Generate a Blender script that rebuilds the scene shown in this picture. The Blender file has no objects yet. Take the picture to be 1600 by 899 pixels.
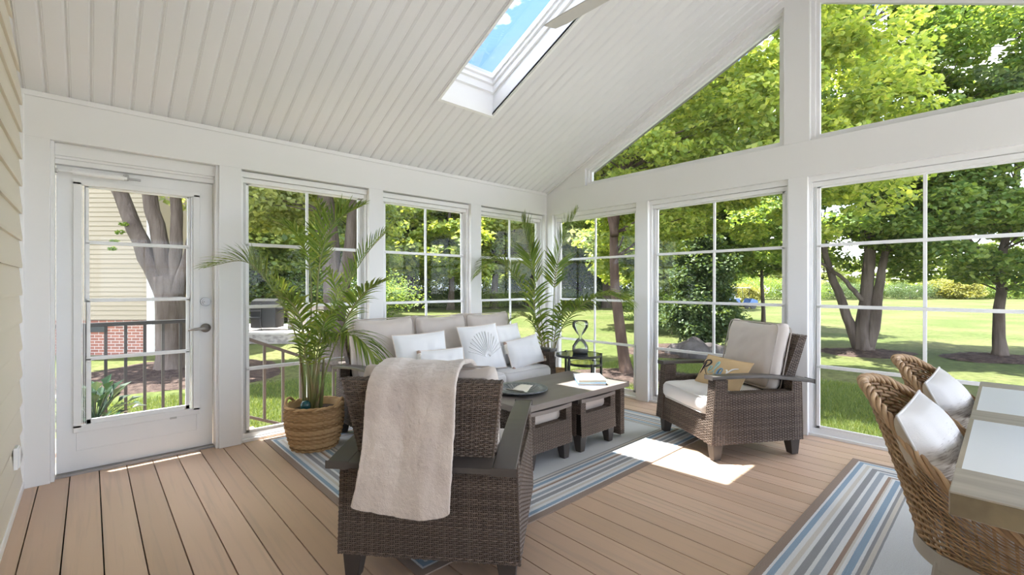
import bpy, math, random
import numpy as np
from mathutils import Vector, Matrix

# ------------------------------------------------------------------ camera, sky, sun, exposure
S = bpy.context.scene
YAW = math.atan(775 / 715.0)
cam_d = bpy.data.cameras.new('camera')
cam = bpy.data.objects.new('camera', cam_d)
S.collection.objects.link(cam)
cam.location = (0, 0, 1.25)
cam.rotation_euler = (math.pi / 2, 0, YAW)
cam_d.sensor_width = 36
cam_d.lens = 715 / 1600 * 36
cam_d.shift_y = -2.5 / 1600
cam_d.clip_start = 0.02
cam_d.clip_end = 500
S.camera = cam
S.view_settings.view_transform = 'Standard'
S.view_settings.look = 'None'
S.view_settings.gamma = 1
S.view_settings.use_curve_mapping = False
S.view_settings.exposure = 2.03
SUN = 6.5
SKY = 3.2
S.cycles.use_denoising = True
S.cycles.max_bounces = 12
S.cycles.diffuse_bounces = 6
S.cycles.glossy_bounces = 4
S.cycles.transmission_bounces = 6
S.cycles.transparent_max_bounces = 24
S.cycles.sample_clamp_indirect = 6
S.cycles.caustics_reflective = False
S.cycles.caustics_refractive = False

w = bpy.data.worlds.new('sky'); S.world = w; w.use_nodes = True
nt = w.node_tree; nt.nodes.clear()
def N(nt, t, **k):
    n = nt.nodes.new(t)
    for a, b in k.items(): setattr(n, a, b)
    return n
tc = N(nt, 'ShaderNodeTexCoord')
sep = N(nt, 'ShaderNodeSeparateXYZ'); nt.links.new(tc.outputs['Generated'], sep.inputs[0])
rmp = N(nt, 'ShaderNodeValToRGB')
rmp.color_ramp.elements[0].position = 0.0; rmp.color_ramp.elements[0].color = (0.62, 0.72, 0.85, 1)
rmp.color_ramp.elements[1].position = 1.0; rmp.color_ramp.elements[1].color = (0.024, 0.052, 0.135, 1)
e = rmp.color_ramp.elements.new(0.35); e.color = (0.046, 0.082, 0.185, 1)
nt.links.new(sep.outputs['Z'], rmp.inputs[0])
nz = N(nt, 'ShaderNodeTexNoise'); nz.inputs['Scale'].default_value = 2.6; nz.inputs['Detail'].default_value = 7; nz.inputs['Roughness'].default_value = 0.55
mp = N(nt, 'ShaderNodeMapping'); mp.inputs['Scale'].default_value = (1, 1, 2.2); mp.inputs['Location'].default_value = (0.0, 2.0, 1.0)
nt.links.new(tc.outputs['Generated'], mp.inputs[0]); nt.links.new(mp.outputs[0], nz.inputs['Vector'])
cr = N(nt, 'ShaderNodeValToRGB'); cr.color_ramp.elements[0].position = 0.49; cr.color_ramp.elements[1].position = 0.62
nt.links.new(nz.outputs[0], cr.inputs[0])
mx = N(nt, 'ShaderNodeMix', data_type='RGBA'); nt.links.new(cr.outputs[0], mx.inputs['Factor'])
nt.links.new(rmp.outputs[0], mx.inputs['A']); mx.inputs['B'].default_value = (1.0, 0.99, 0.97, 1)
bg = N(nt, 'ShaderNodeBackground'); bg.inputs[1].default_value = SKY
nt.links.new(mx.outputs['Result'], bg.inputs[0])
wo = N(nt, 'ShaderNodeOutputWorld'); nt.links.new(bg.outputs[0], wo.inputs[0])

sun_d = bpy.data.lights.new('sun', 'SUN'); sun_d.energy = SUN; sun_d.angle = math.radians(0.6); sun_d.color = (1.0, 0.975, 0.94)
sun = bpy.data.objects.new('sun', sun_d); S.collection.objects.link(sun)
SUNDIR = Vector((0.27, 0.19, -1.0))            # the way the light travels
sun.rotation_euler = SUNDIR.to_track_quat('-Z', 'Y').to_euler()

# ------------------------------------------------------------------ helpers
rng = np.random.default_rng(7)
random.seed(7)

class MB:
    """collects numpy geometry for ONE mesh object"""
    def __init__(s): s.v = []; s.f = []; s.m = []; s.uv = []; s.n = 0
    def add(s, v, f, mat=0, uv=None):
        v = np.asarray(v, float).reshape(-1, 3)
        for fc in f: s.f.append([i + s.n for i in fc]); s.m.append(mat)
        s.v.append(v); s.n += len(v)
        s.uv.append(np.zeros((len(v), 2)) if uv is None else np.asarray(uv, float))
        return s
    def box(s, x0, x1, y0, y1, z0, z1, mat=0):
        v = [(x, y, z) for z in (z0, z1) for y in (y0, y1) for x in (x0, x1)]
        return s.add(v, [(0, 2, 3, 1), (4, 5, 7, 6), (0, 1, 5, 4), (2, 6, 7, 3), (0, 4, 6, 2), (1, 3, 7, 5)], mat)
    def hexa(s, p, mat=0):   # 8 points: bottom ring (ccw from above), top ring
        return s.add(p, [(3, 2, 1, 0), (4, 5, 6, 7), (0, 1, 5, 4), (1, 2, 6, 5), (2, 3, 7, 6), (3, 0, 4, 7)], mat)
    def prism(s, poly, axis, a, b, mat=0):   # poly in the 2 other axes
        n = len(poly); P = []
        for t in (a, b):
            for q in poly:
                c = list(q); c.insert(axis, t); P.append(c)
        f = [tuple(range(n))[::-1], tuple(range(n, 2 * n))] + [(i, (i + 1) % n, n + (i + 1) % n, n + i) for i in range(n)]
        return s.add(P, f, mat)
    def grid(s, P, mat=0, uv=None, closed_u=False):   # P [nu, nv, 3]
        nu, nv = P.shape[:2]; f = []
        for i in range(nu - (0 if closed_u else 1)):
            for j in range(nv - 1):
                a = i * nv + j; b = ((i + 1) % nu) * nv + j
                f.append((a, b, b + 1, a + 1))
        return s.add(P.reshape(-1, 3), f, mat, None if uv is None else uv.reshape(-1, 2))
    def tube(s, pts, r, n=8, mat=0, cap=True, closed=False):
        pts = np.asarray(pts, float); m = len(pts)
        r = np.full(m, r, float) if np.isscalar(r) else np.asarray(r, float)
        if closed: T = np.roll(pts, -1, 0) - np.roll(pts, 1, 0)
        else: T = np.gradient(pts, axis=0)
        T /= np.linalg.norm(T, axis=1)[:, None] + 1e-9
        ref = np.array([0, 0, 1.]) if abs(T[0][2]) < .9 else np.array([1., 0, 0])
        A = np.zeros_like(T); a = np.cross(ref, T[0]); a /= np.linalg.norm(a)
        for i in range(m):
            a = a - T[i] * np.dot(a, T[i]); a /= np.linalg.norm(a) + 1e-9; A[i] = a
        B = np.cross(T, A); th = np.linspace(0, 2 * np.pi, n, endpoint=False)
        R = pts[:, None] + r[:, None, None] * (np.cos(th)[None, :, None] * A[:, None] + np.sin(th)[None, :, None] * B[:, None])
        f = []
        for i in range(m if closed else m - 1):
            for j in range(n):
                k = (j + 1) % n; i2 = (i + 1) % m
                f.append((i * n + j, i * n + k, i2 * n + k, i2 * n + j))
        if cap and not closed: f.append(tuple(range(n))[::-1]); f.append(tuple((m - 1) * n + j for j in range(n)))
        L = np.concatenate([[0], np.cumsum(np.linalg.norm(np.diff(pts, axis=0), axis=1))])
        uv = np.stack([np.repeat(L, n), np.tile(th, m)], 1)
        return s.add(R.reshape(-1, 3), f, mat, uv)
    def lathe(s, prof, c=(0, 0, 0), n=32, mat=0):   # prof: (r, z)
        th = np.linspace(0, 2 * np.pi, n, endpoint=False)
        prof = np.array(prof, float)
        P = np.stack([np.cos(th)[:, None] * prof[None, :, 0] + c[0], np.sin(th)[:, None] * prof[None, :, 0] + c[1], np.tile(prof[:, 1] + c[2], (n, 1))], -1)
        return s.grid(P, mat, closed_u=True)
    def cyl(s, c, r, h, n=24, mat=0):
        return s.tube([c, (c[0], c[1], c[2] + h)], r, n, mat)
    def build(s, name, mats, parent=None, smooth=False, bevel=0, subsurf=0, loc=None, rz=0, autosm=None):
        v = np.concatenate(s.v); me = bpy.data.meshes.new(name)
        fl = np.array([len(f) for f in s.f]); li = np.array([i for f in s.f for i in f], dtype=np.int32)
        me.vertices.add(len(v)); me.vertices.foreach_set('co', v.ravel().astype(np.float32))
        me.loops.add(len(li)); me.loops.foreach_set('vertex_index', li)
        me.polygons.add(len(fl)); me.polygons.foreach_set('loop_start', np.concatenate([[0], np.cumsum(fl)[:-1]]).astype(np.int32))
        me.polygons.foreach_set('loop_total', fl.astype(np.int32))
        me.polygons.foreach_set('material_index', np.array(s.m, dtype=np.int32))
        me.polygons.foreach_set('use_smooth', np.full(len(fl), bool(smooth)))
        me.update(calc_edges=True)
        ul = me.uv_layers.new(name='uv'); uv = np.concatenate(s.uv)
        ul.data.foreach_set('uv', uv[li].ravel().astype(np.float32))
        me.validate()
        for m in (mats if isinstance(mats, (list, tuple)) else [mats]): me.materials.append(m)
        o = bpy.data.objects.new(name, me); S.collection.objects.link(o)
        if parent: o.parent = parent
        if loc is not None: o.location = loc
        o.rotation_euler.z = rz
        if bevel:
            b = o.modifiers.new('bevel', 'BEVEL'); b.width = bevel; b.segments = 2; b.limit_method = 'ANGLE'; b.harden_normals = False
            me.polygons.foreach_set('use_smooth', np.zeros(len(fl), dtype=bool))
        if subsurf:
            b = o.modifiers.new('sub', 'SUBSURF'); b.levels = subsurf; b.render_levels = subsurf
        return o

def tag(o, label=None, cat=None, group=None, kind=None):
    if label: o['label'] = label
    if cat: o['category'] = cat
    if group: o['group'] = group
    if kind: o['kind'] = kind
    return o
def thing(name, label, cat, loc=(0, 0, 0), rz=0, group=None):
    o = bpy.data.objects.new(name, None); S.collection.objects.link(o)
    o.location = loc; o.rotation_euler.z = rz; o.empty_display_size = .1
    return tag(o, label, cat, group)
def struct(name, mb, mat, **k):
    return tag(mb.build(name, mat, **k), kind='structure')
def copy_tree(o, parent=None):
    c = o.copy(); S.collection.objects.link(c); c.parent = parent
    for ch in list(o.children): copy_tree(ch, c)
    return c
def rot2(p, a):
    c, s_ = math.cos(a), math.sin(a); return (p[0] * c - p[1] * s_, p[0] * s_ + p[1] * c)

# --- materials
def mat(name, col, rough=.6, spec=.5, metal=0, noise=None, bump=None, transl=0, sheen=0, coat=0):
    m = bpy.data.materials.new(name); m.use_nodes = True; nt = m.node_tree
    b = nt.nodes['Principled BSDF']
    b.inputs['Base Color'].default_value = (*col, 1); b.inputs['Roughness'].default_value = rough
    b.inputs['Specular IOR Level'].default_value = spec; b.inputs['Metallic'].default_value = metal
    if sheen: b.inputs['Sheen Weight'].default_value = sheen
    if coat: b.inputs['Coat Weight'].default_value = coat
    tcn = N(nt, 'ShaderNodeTexCoord')
    if noise:   # (scale xyz, colour2, lo, hi, detail)
        sc, c2, lo, hi = noise[:4]
        mpn = N(nt, 'ShaderNodeMapping'); mpn.inputs['Scale'].default_value = sc
        nt.links.new(tcn.outputs['Object'], mpn.inputs[0])
        nn = N(nt, 'ShaderNodeTexNoise'); nn.inputs['Scale'].default_value = 1; nn.inputs['Detail'].default_value = 5
        nt.links.new(mpn.outputs[0], nn.inputs['Vector'])
        r = N(nt, 'ShaderNodeMapRange'); r.inputs[1].default_value = lo; r.inputs[2].default_value = hi
        nt.links.new(nn.outputs[0], r.inputs[0])
        mxn = N(nt, 'ShaderNodeMix', data_type='RGBA'); nt.links.new(r.outputs[0], mxn.inputs['Factor'])
        mxn.inputs['A'].default_value = (*col, 1); mxn.inputs['B'].default_value = (*c2, 1)
        nt.links.new(mxn.outputs['Result'], b.inputs['Base Color'])
    if bump:    # (scale xyz, strength, dist)
        mpn = N(nt, 'ShaderNodeMapping'); mpn.inputs['Scale'].default_value = bump[0]
        nt.links.new(tcn.outputs['Object'], mpn.inputs[0])
        nn = N(nt, 'ShaderNodeTexNoise'); nn.inputs['Scale'].default_value = 1; nn.inputs['Detail'].default_value = 6
        nt.links.new(mpn.outputs[0], nn.inputs['Vector'])
        bp = N(nt, 'ShaderNodeBump'); bp.inputs['Strength'].default_value = bump[1]; bp.inputs['Distance'].default_value = bump[2]
        nt.links.new(nn.outputs[0], bp.inputs['Height']); nt.links.new(bp.outputs[0], b.inputs['Normal'])
    return m
def rand_island(m, c1, c2, c3=None, to='Base Color'):
    """colour that differs from strand to strand / leaf to leaf / board to board"""
    nt = m.node_tree; b = nt.nodes['Principled BSDF']
    g = N(nt, 'ShaderNodeNewGeometry'); r = N(nt, 'ShaderNodeValToRGB')
    r.color_ramp.elements[0].color = (*c1, 1); r.color_ramp.elements[1].color = (*(c3 or c2), 1)
    if c3: e = r.color_ramp.elements.new(.5); e.color = (*c2, 1)
    nt.links.new(g.outputs['Random Per Island'], r.inputs[0]); nt.links.new(r.outputs[0], b.inputs[to])
    return r
def leafmat(name, cols, tr=.45, rough=.5, trcol=None):
    m = mat(name, cols[0], rough, .35); nt = m.node_tree; b = nt.nodes['Principled BSDF']
    r = rand_island(m, *cols)
    t = N(nt, 'ShaderNodeBsdfTranslucent'); ms = N(nt, 'ShaderNodeMixShader'); ms.inputs[0].default_value = tr
    mc = N(nt, 'ShaderNodeMix', data_type='RGBA', blend_type='MULTIPLY'); mc.inputs['Factor'].default_value = 1
    nt.links.new(r.outputs[0], mc.inputs['A']); mc.inputs['B'].default_value = (*(trcol or (1.9, 1.7, .7)), 1)
    nt.links.new(mc.outputs['Result'], t.inputs[0])
    nt.links.new(b.outputs[0], ms.inputs[1]); nt.links.new(t.outputs[0], ms.inputs[2])
    nt.links.new(ms.outputs[0], nt.nodes['Material Output'].inputs[0])
    return m
def glassmat(name, tint, refl=.6, ior=1.45, haze=0, hazecol=(.8, .8, .8)):
    m = bpy.data.materials.new(name); m.use_nodes = True; nt = m.node_tree; nt.nodes.clear()
    t = N(nt, 'ShaderNodeBsdfTransparent'); t.inputs[0].default_value = (*tint, 1)
    g = N(nt, 'ShaderNodeBsdfGlossy'); g.inputs['Roughness'].default_value = 0.0
    f = N(nt, 'ShaderNodeFresnel'); f.inputs[0].default_value = ior
    mu = N(nt, 'ShaderNodeMath', operation='MULTIPLY'); mu.inputs[1].default_value = refl; nt.links.new(f.outputs[0], mu.inputs[0])
    ms = N(nt, 'ShaderNodeMixShader'); nt.links.new(mu.outputs[0], ms.inputs[0])
    last = t
    if haze:
        d = N(nt, 'ShaderNodeBsdfDiffuse'); d.inputs[0].default_value = (*hazecol, 1)
        mh = N(nt, 'ShaderNodeMixShader'); mh.inputs[0].default_value = haze
        nt.links.new(t.outputs[0], mh.inputs[1]); nt.links.new(d.outputs[0], mh.inputs[2]); last = mh
    nt.links.new(last.outputs[0], ms.inputs[1]); nt.links.new(g.outputs[0], ms.inputs[2])
    o = N(nt, 'ShaderNodeOutputMaterial'); nt.links.new(ms.outputs[0], o.inputs[0])
    return m

M = {}
M['white'] = mat('white_paint', (.79, .785, .785), .45, .35)
M['ceil'] = mat('ceiling_paint', (.75, .75, .765), .5, .3)
M['frame'] = mat('white_vinyl', (.83, .83, .83), .35, .4)
M['track'] = mat('grey_track', (.50, .49, .48), .5, .4)
M['door'] = mat('door_paint', (.78, .78, .78), .38, .4)
M['siding'] = mat('cream_siding', (.70, .645, .55), .55, .3)
M['steel'] = mat('brushed_nickel', (.36, .345, .33), .42, .5, 1)
M['film'] = glassmat('window_film', (.92, .925, .92), .42, 1.38, .012)
M['glass'] = glassmat('clear_glass', (.95, .96, .955), .6, 1.4)
M['skyglass'] = glassmat('skylight_glass', (.93, .945, .95), .25, 1.4)
M['dark'] = mat('dark_gap', (.02, .017, .015), .9)
M['deck'] = mat('composite_deck', (.36, .235, .155), .42, .5)
M['wood_rail'] = mat('dark_arm_plank', (.062, .053, .048), .38, .45, noise=((9, 2, 9), (.085, .072, .065), .35, .7))
M['foot'] = mat('dark_foot', (.05, .042, .038), .4, .45)
M['wick'] = mat('resin_wicker', (.15, .115, .095), .42, .45)
rand_island(M['wick'], (.072, .051, .039), (.108, .078, .061), (.155, .115, .090))
M['wickcore'] = mat('wicker_core', (.018, .014, .012), .7, .2)
M['cush'] = mat('beige_cushion', (.56, .50, .455), .9, .15, bump=((350, 350, 350), .25, .001), sheen=.2)
M['seatc'] = mat('pale_seat_cushion', (.72, .70, .69), .9, .15, bump=((350, 350, 350), .25, .001), sheen=.2)
M['pip'] = mat('piping', (.44, .39, .35), .85, .2)
M['pwhite'] = mat('white_linen', (.80, .80, .81), .9, .15, bump=((260, 260, 260), .35, .001), sheen=.2)
M['ptrim'] = mat('cream_trim', (.74, .66, .58), .9, .15, bump=((500, 500, 500), .5, .002))
M['tassel'] = mat('cream_tassel', (.80, .76, .70), .95, .1, bump=((600, 600, 90), .6, .003))
M['bead'] = mat('wood_bead', (.42, .30, .24), .5, .4)
M['throw'] = mat('fur_throw', (.60, .515, .455), 1, .05, noise=((5, 5, 5), (.50, .42, .375), .5, .70), bump=((420, 420, 160), .6, .004), sheen=.8)
M['tan'] = mat('tan_canvas', (.62, .45, .26), .85, .15, bump=((300, 300, 300), .3, .001))
M['black'] = mat('black_metal', (.018, .018, .019), .35, .5)
M['ttop'] = mat('weathered_tabletop', (.165, .138, .122), .42, .45, noise=((5, 1.2, 5), (.25, .22, .20), .3, .75), bump=((30, 5, 30), .12, .002))
M['potdark'] = mat('dark_planter', (.03, .028, .03), .45, .45)
M['bark2'] = mat('reddish_bark', (.062, .040, .030), .95, .1, noise=((6, 6, 1.5), (.12, .082, .064), .35, .7), bump=((14, 14, 2.5), 1, .05))
M['bark'] = mat('bark', (.075, .056, .045), .95, .1, noise=((5, 5, 1.2), (.15, .12, .10), .35, .7), bump=((14, 14, 2.5), 1, .05))
M['mulch'] = mat('mulch', (.055, .040, .034), 1, .05, noise=((8, 8, 8), (.11, .08, .065), .4, .7), bump=((25, 25, 25), 1, .04))
# ------------------------------------------------------------------ the room
XW, YG, YS, XR = -4.10, 4.40, -0.32, 1.76      # left wall face, gable face, siding face, right wall face
RIDGE, SL = -1.17, 0.46
ZE = 2.45
def zc(x): return ZE + SL * (x + 4.12) if x < RIDGE else ZE + SL * (RIDGE + 4.12) - SL * (x - RIDGE)
ZR = zc(RIDGE)

# floor: composite boards running along X, one mesh
fl = MB(); y = -0.095 - 0.1418 * 2; k = 0
while y < 4.60:
    fl.box(-4.34, 1.86, y + .0028, y + .139, -.026, 0, 0)
    y += .1418
fl.box(-4.34, 1.86, -.38, 4.62, -.06, -.030, 1)
m = M['deck']; nt = m.node_tree; b = nt.nodes['Principled BSDF']
r = rand_island(m, (.50, .345, .24), (.56, .39, .28), (.62, .44, .32))
tcn = N(nt, 'ShaderNodeTexCoord'); mpn = N(nt, 'ShaderNodeMapping'); mpn.inputs['Scale'].default_value = (1.1, 26, 1)
nt.links.new(tcn.outputs['Object'], mpn.inputs[0])
nn = N(nt, 'ShaderNodeTexNoise'); nn.inputs['Scale'].default_value = 1; nn.inputs['Detail'].default_value = 6; nn.inputs['Distortion'].default_value = .6
nt.links.new(mpn.outputs[0], nn.inputs['Vector'])
rr = N(nt, 'ShaderNodeMapRange'); rr.inputs[1].default_value = .50; rr.inputs[2].default_value = .78; nt.links.new(nn.outputs[0], rr.inputs[0])
mm = N(nt, 'ShaderNodeMath', operation='MULTIPLY'); mm.inputs[1].default_value = .6; nt.links.new(rr.outputs[0], mm.inputs[0])
mxn = N(nt, 'ShaderNodeMix', data_type='RGBA'); nt.links.new(mm.outputs[0], mxn.inputs['Factor'])
nt.links.new(r.outputs[0], mxn.inputs['A']); mxn.inputs['B'].default_value = (.36, .275, .215, 1); nt.links.new(mxn.outputs['Result'], b.inputs['Base Color'])
bp = N(nt, 'ShaderNodeBump'); bp.inputs['Strength'].default_value = .25; bp.inputs['Distance'].default_value = .002
nt.links.new(nn.outputs[0], bp.inputs['Height']); nt.links.new(bp.outputs[0], b.inputs['Normal'])
struct('floor', fl, [M['deck'], M['dark']])
struct('trim_1', MB().box(-4.36, 1.9, -.40, 4.64, -.26, -.06), M['white'])   # rim of the raised deck

# ceilings: beadboard strips with real V grooves, open at the skylight
SKX0, SKX1, SKY0, SKY1 = -3.262, -2.11, 2.190, 2.768
P0 = -.204; PITCH = .1025
def strip(mb, ya, yb, x0, x1):
    """one board between the groove centres ya..yb, from x0 to x1 up the slope"""
    prof = [(ya, .011), (ya + .010, .001), (ya + .013, .003), (ya + .017, 0), (yb - .010, 0), (yb, .011)]
    t = .02
    for i in range(len(prof) - 1):
        (p, a), (q, b_) = prof[i], prof[i + 1]
        mb.hexa([(x0, p, zc(x0) + a), (x0, q, zc(x0) + b_), (x1, q, zc(x1) + b_), (x1, p, zc(x1) + a),
                 (x0, p, zc(x0) + t), (x0, q, zc(x0) + t), (x1, q, zc(x1) + t), (x1, p, zc(x1) + t)])
cl = MB(); y = P0 - 2 * PITCH
while y < YG + .02:
    ya, yb = max(y, YS - .02), min(y + PITCH, YG + .01)
    if yb > SKY0 and ya < SKY1:
        strip(cl, y, y + PITCH, -4.16, SKX0 - .0) if True else 0
        strip(cl, y, y + PITCH, SKX1 + .0, RIDGE)
        if ya < SKY0: strip(cl, y, SKY0, SKX0, SKX1)
        if yb > SKY1: strip(cl, SKY1, y + PITCH, SKX0, SKX1)
    elif yb > ya: strip(cl, y, y + PITCH, -4.16, RIDGE)
    y += PITCH
struct('ceiling', cl, M['ceil'])
SKR0, SKR1 = 2 * RIDGE - SKX1, 2 * RIDGE - SKX0
SKRY = [(SKY0 - 1.9, SKY1 - 1.9), (SKY0, SKY1)]          # two more skylights on the right slope
cr_ = MB(); y = P0 - 2 * PITCH
while y < YG + .02:
    cut = [c for c in SKRY if y + PITCH > c[0] and y < c[1]]
    if cut:
        a, b_ = cut[0]; strip(cr_, y, y + PITCH, RIDGE, SKR0); strip(cr_, y, y + PITCH, SKR1, XR + .06)
        if y < a: strip(cr_, y, a, SKR0, SKR1)
        if y + PITCH > b_: strip(cr_, b_, y + PITCH, SKR0, SKR1)
    else: strip(cr_, y, y + PITCH, RIDGE, XR + .06)
    y += PITCH
struct('ceiling', cr_, M['ceil'])
# roof slabs above, with the overhangs outside
def slab(mb, x0, x1, y0, y1, dz0, dz1):
    f = lambda x: ZE + SL * (x + 4.12) if x <= RIDGE + 1e-6 else ZR - SL * (x - RIDGE)
    mb.hexa([(x0, y0, f(x0) + dz0), (x1, y0, f(x1) + dz0), (x1, y1, f(x1) + dz0), (x0, y1, f(x0) + dz0),
             (x0, y0, f(x0) + dz1), (x1, y0, f(x1) + dz1), (x1, y1, f(x1) + dz1), (x0, y1, f(x0) + dz1)])
rf = MB()
for a in [(-4.69, SKX0, -.5, 4.80), (SKX1, RIDGE, -.5, 4.80), (SKX0, SKX1, -.5, SKY0), (SKX0, SKX1, SKY1, 4.80)]: slab(rf, *a, .022, .20)
slab(rf, RIDGE, SKR0, -.5, 4.80, .022, .20); slab(rf, SKR1, 2.26, -.5, 4.80, .022, .20)
for a, b_ in ((-.5, SKRY[0][0]), (SKRY[0][1], SKRY[1][0]), (SKRY[1][1], 4.80)): slab(rf, SKR0, SKR1, a, b_, .022, .20)
M['roof'] = mat('shingles', (.20, .19, .18), .9, .2)
struct('trim_2', rf, M['roof'])

# skylight: shaft lining, stepped sash and glass
def ring(mb, x0, x1, y0, y1, wd, a, b_):
    for q in [(x0 - wd, x0, y0 - wd, y1 + wd), (x1, x1 + wd, y0 - wd, y1 + wd), (x0, x1, y0 - wd, y0), (x0, x1, y1, y1 + wd)]: slab(mb, *q, a, b_)
def skylight(n, X0, X1, Y0, Y1):
    sk = thing('window_%d' % n, None, None); tag(sk, kind='structure')
    t = MB(); ring(t, X0, X1, Y0, Y1, .022, -.010, .02); t.build('casing', M['frame'], sk)
    t = MB(); ring(t, X0 + .001, X1 - .001, Y0 + .001, Y1 - .001, .02, .0, .31); t.build('shaft_lining', M['frame'], sk)
    t = MB(); ring(t, X0 + .022, X1 - .022, Y0 + .022, Y1 - .022, .022, .19, .32); ring(t, X0 + .042, X1 - .042, Y0 + .042, Y1 - .042, .06, .25, .325); ring(t, X0 + .060, X1 - .060, Y0 + .060, Y1 - .060, .08, .285, .33); t.build('sash', M['frame'], sk)
    t = MB(); slab(t, X0 + .05, X1 - .05, Y0 + .05, Y1 - .05, .300, .303); t.build('pane', M['skyglass'], sk)
skylight(9, SKX0, SKX1, SKY0, SKY1)
for i, (a, b_) in enumerate(SKRY): skylight(20 + i, SKR0, SKR1, a, b_)

# left wall: header and posts
def fbox(name, x0, x1, y0, y1, z0, z1, m=None, bevel=.003):
    return struct(name, MB().box(x0, x1, y0, y1, z0, z1), m or M['white'], bevel=bevel)
fbox('trim_3', XW - .16, XW, YS, YG + .12, 2.175, 2.452)                       # header over the left wall
fbox('trim_4', XW, XW + .012, YS, YG, 2.428, 2.462)                            # small bead under the ceiling
LP = [(-.318, -.184), (.728, .880), (1.942, 2.088), (3.155, 3.303), (4.362, 4.52)]
for i, (a, b_) in enumerate(LP): fbox('trim_%d' % (5 + i), XW - .14, XW, a, b_, 0, 2.176)
# gable wall
fbox('trim_10', XW, XR, YG, YG + .14, 2.165, 2.462)
GP = [(-4.11, -4.002), (-2.768, -2.622), (-1.280, -1.134), (.31, .456), (XR - .11, XR)]
for i, (a, b_) in enumerate(GP): fbox('trim_%d' % (11 + i), a, b_, YG, YG + .12, 0, 2.166)
fbox('trim_16', -1.312, -1.118, YG, YG + .14, 2.462, ZR + .02)                # king post under the ridge
# gable: solid corner piece, right corner piece, rake trims
gw = MB()
gw.prism([(-4.14, 2.46), (-3.475, 2.46), (-3.475, zc(-3.475) + .02), (-4.14, zc(-4.14) + .02)], 1, YG + .01, YG + .13)
gw.prism([(1.20, 2.46), (1.80, 2.46), (1.80, zc(1.80) + .02), (1.20, zc(1.20) + .02)], 1, YG + .01, YG + .13)
struct('wall_gable', gw, M['white'])
rt = MB()
for (a, b_) in ((-3.475, RIDGE - .14), (RIDGE + .05, 1.20)):
    rt.hexa([(a, YG, zc(a) - .085), (b_, YG, zc(b_) - .085), (b_, YG + .14, zc(b_) - .085), (a, YG + .14, zc(a) - .085),
             (a, YG, zc(a) + .02), (b_, YG, zc(b_) + .02), (b_, YG + .14, zc(b_) + .02), (a, YG + .14, zc(a) + .02)])
struct('trim_17', rt, M['white'])
rt = MB()
for (a, b_) in ((-4.10, RIDGE), (RIDGE, 1.76)):
    rt.hexa([(a, YG - .016, zc(a) - .022), (b_, YG - .016, zc(b_) - .022), (b_, YG, zc(b_) - .022), (a, YG, zc(a) - .022),
             (a, YG - .016, zc(a) + .004), (b_, YG - .016, zc(b_) + .004), (b_, YG, zc(b_) + .004), (a, YG, zc(a) + .004)])
struct('trim_18', rt, M['white'])
# transom windows above the gable header
def transom(n, poly):
    wn = thing('window_%d' % n, None, None); tag(wn, kind='structure')
    c = np.array(poly); cen = c.mean(0)
    def inset(d):
        out = []
        k = len(c)
        for i in range(k):
            p, q, r_ = c[i - 1], c[i], c[(i + 1) % k]
            e1 = (q - p) / np.linalg.norm(q - p); e2 = (r_ - q) / np.linalg.norm(r_ - q)
            n1 = np.array([-e1[1], e1[0]]); n2 = np.array([-e2[1], e2[0]])
            if np.dot(cen - q, n1) < 0: n1 = -n1
            if np.dot(cen - q, n2) < 0: n2 = -n2
            A = np.array([n1, n2]); bb = np.array([np.dot(n1, q) + d, np.dot(n2, q) + d])
            out.append(np.linalg.solve(A, bb))
        return np.array(out)
    def rng_(mb, o, i_, y0, y1):
        k = len(o)
        for j in range(k):
            a, b_ = j, (j + 1) % k
            mb.hexa([(o[a][0], y0, o[a][1]), (o[b_][0], y0, o[b_][1]), (o[b_][0], y1, o[b_][1]), (o[a][0], y1, o[a][1]),
                     (i_[a][0], y0, i_[a][1]), (i_[b_][0], y0, i_[b_][1]), (i_[b_][0], y1, i_[b_][1]), (i_[a][0], y1, i_[a][1])])
    f = MB(); i1, i2 = inset(.028), inset(.055)
    rng_(f, c, i1, YG + .045, YG + .12); rng_(f, i1, i2, YG + .075, YG + .11)
    f.build('window_frame', M['frame'], wn)
    g = MB(); g.prism([tuple(q) for q in i2], 1, YG + .090, YG + .094); g.build('pane', M['glass'], wn)
a, b_ = -3.475, -1.312
transom(7, [(a, 2.462), (b_, 2.462), (b_, zc(b_) - .083), (a, zc(a) - .083)])
a, b_ = -1.118, 1.20
transom(8, [(a, 2.462), (b_, 2.462), (b_, zc(b_) - .083), (a, zc(a) - .083)])

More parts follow.
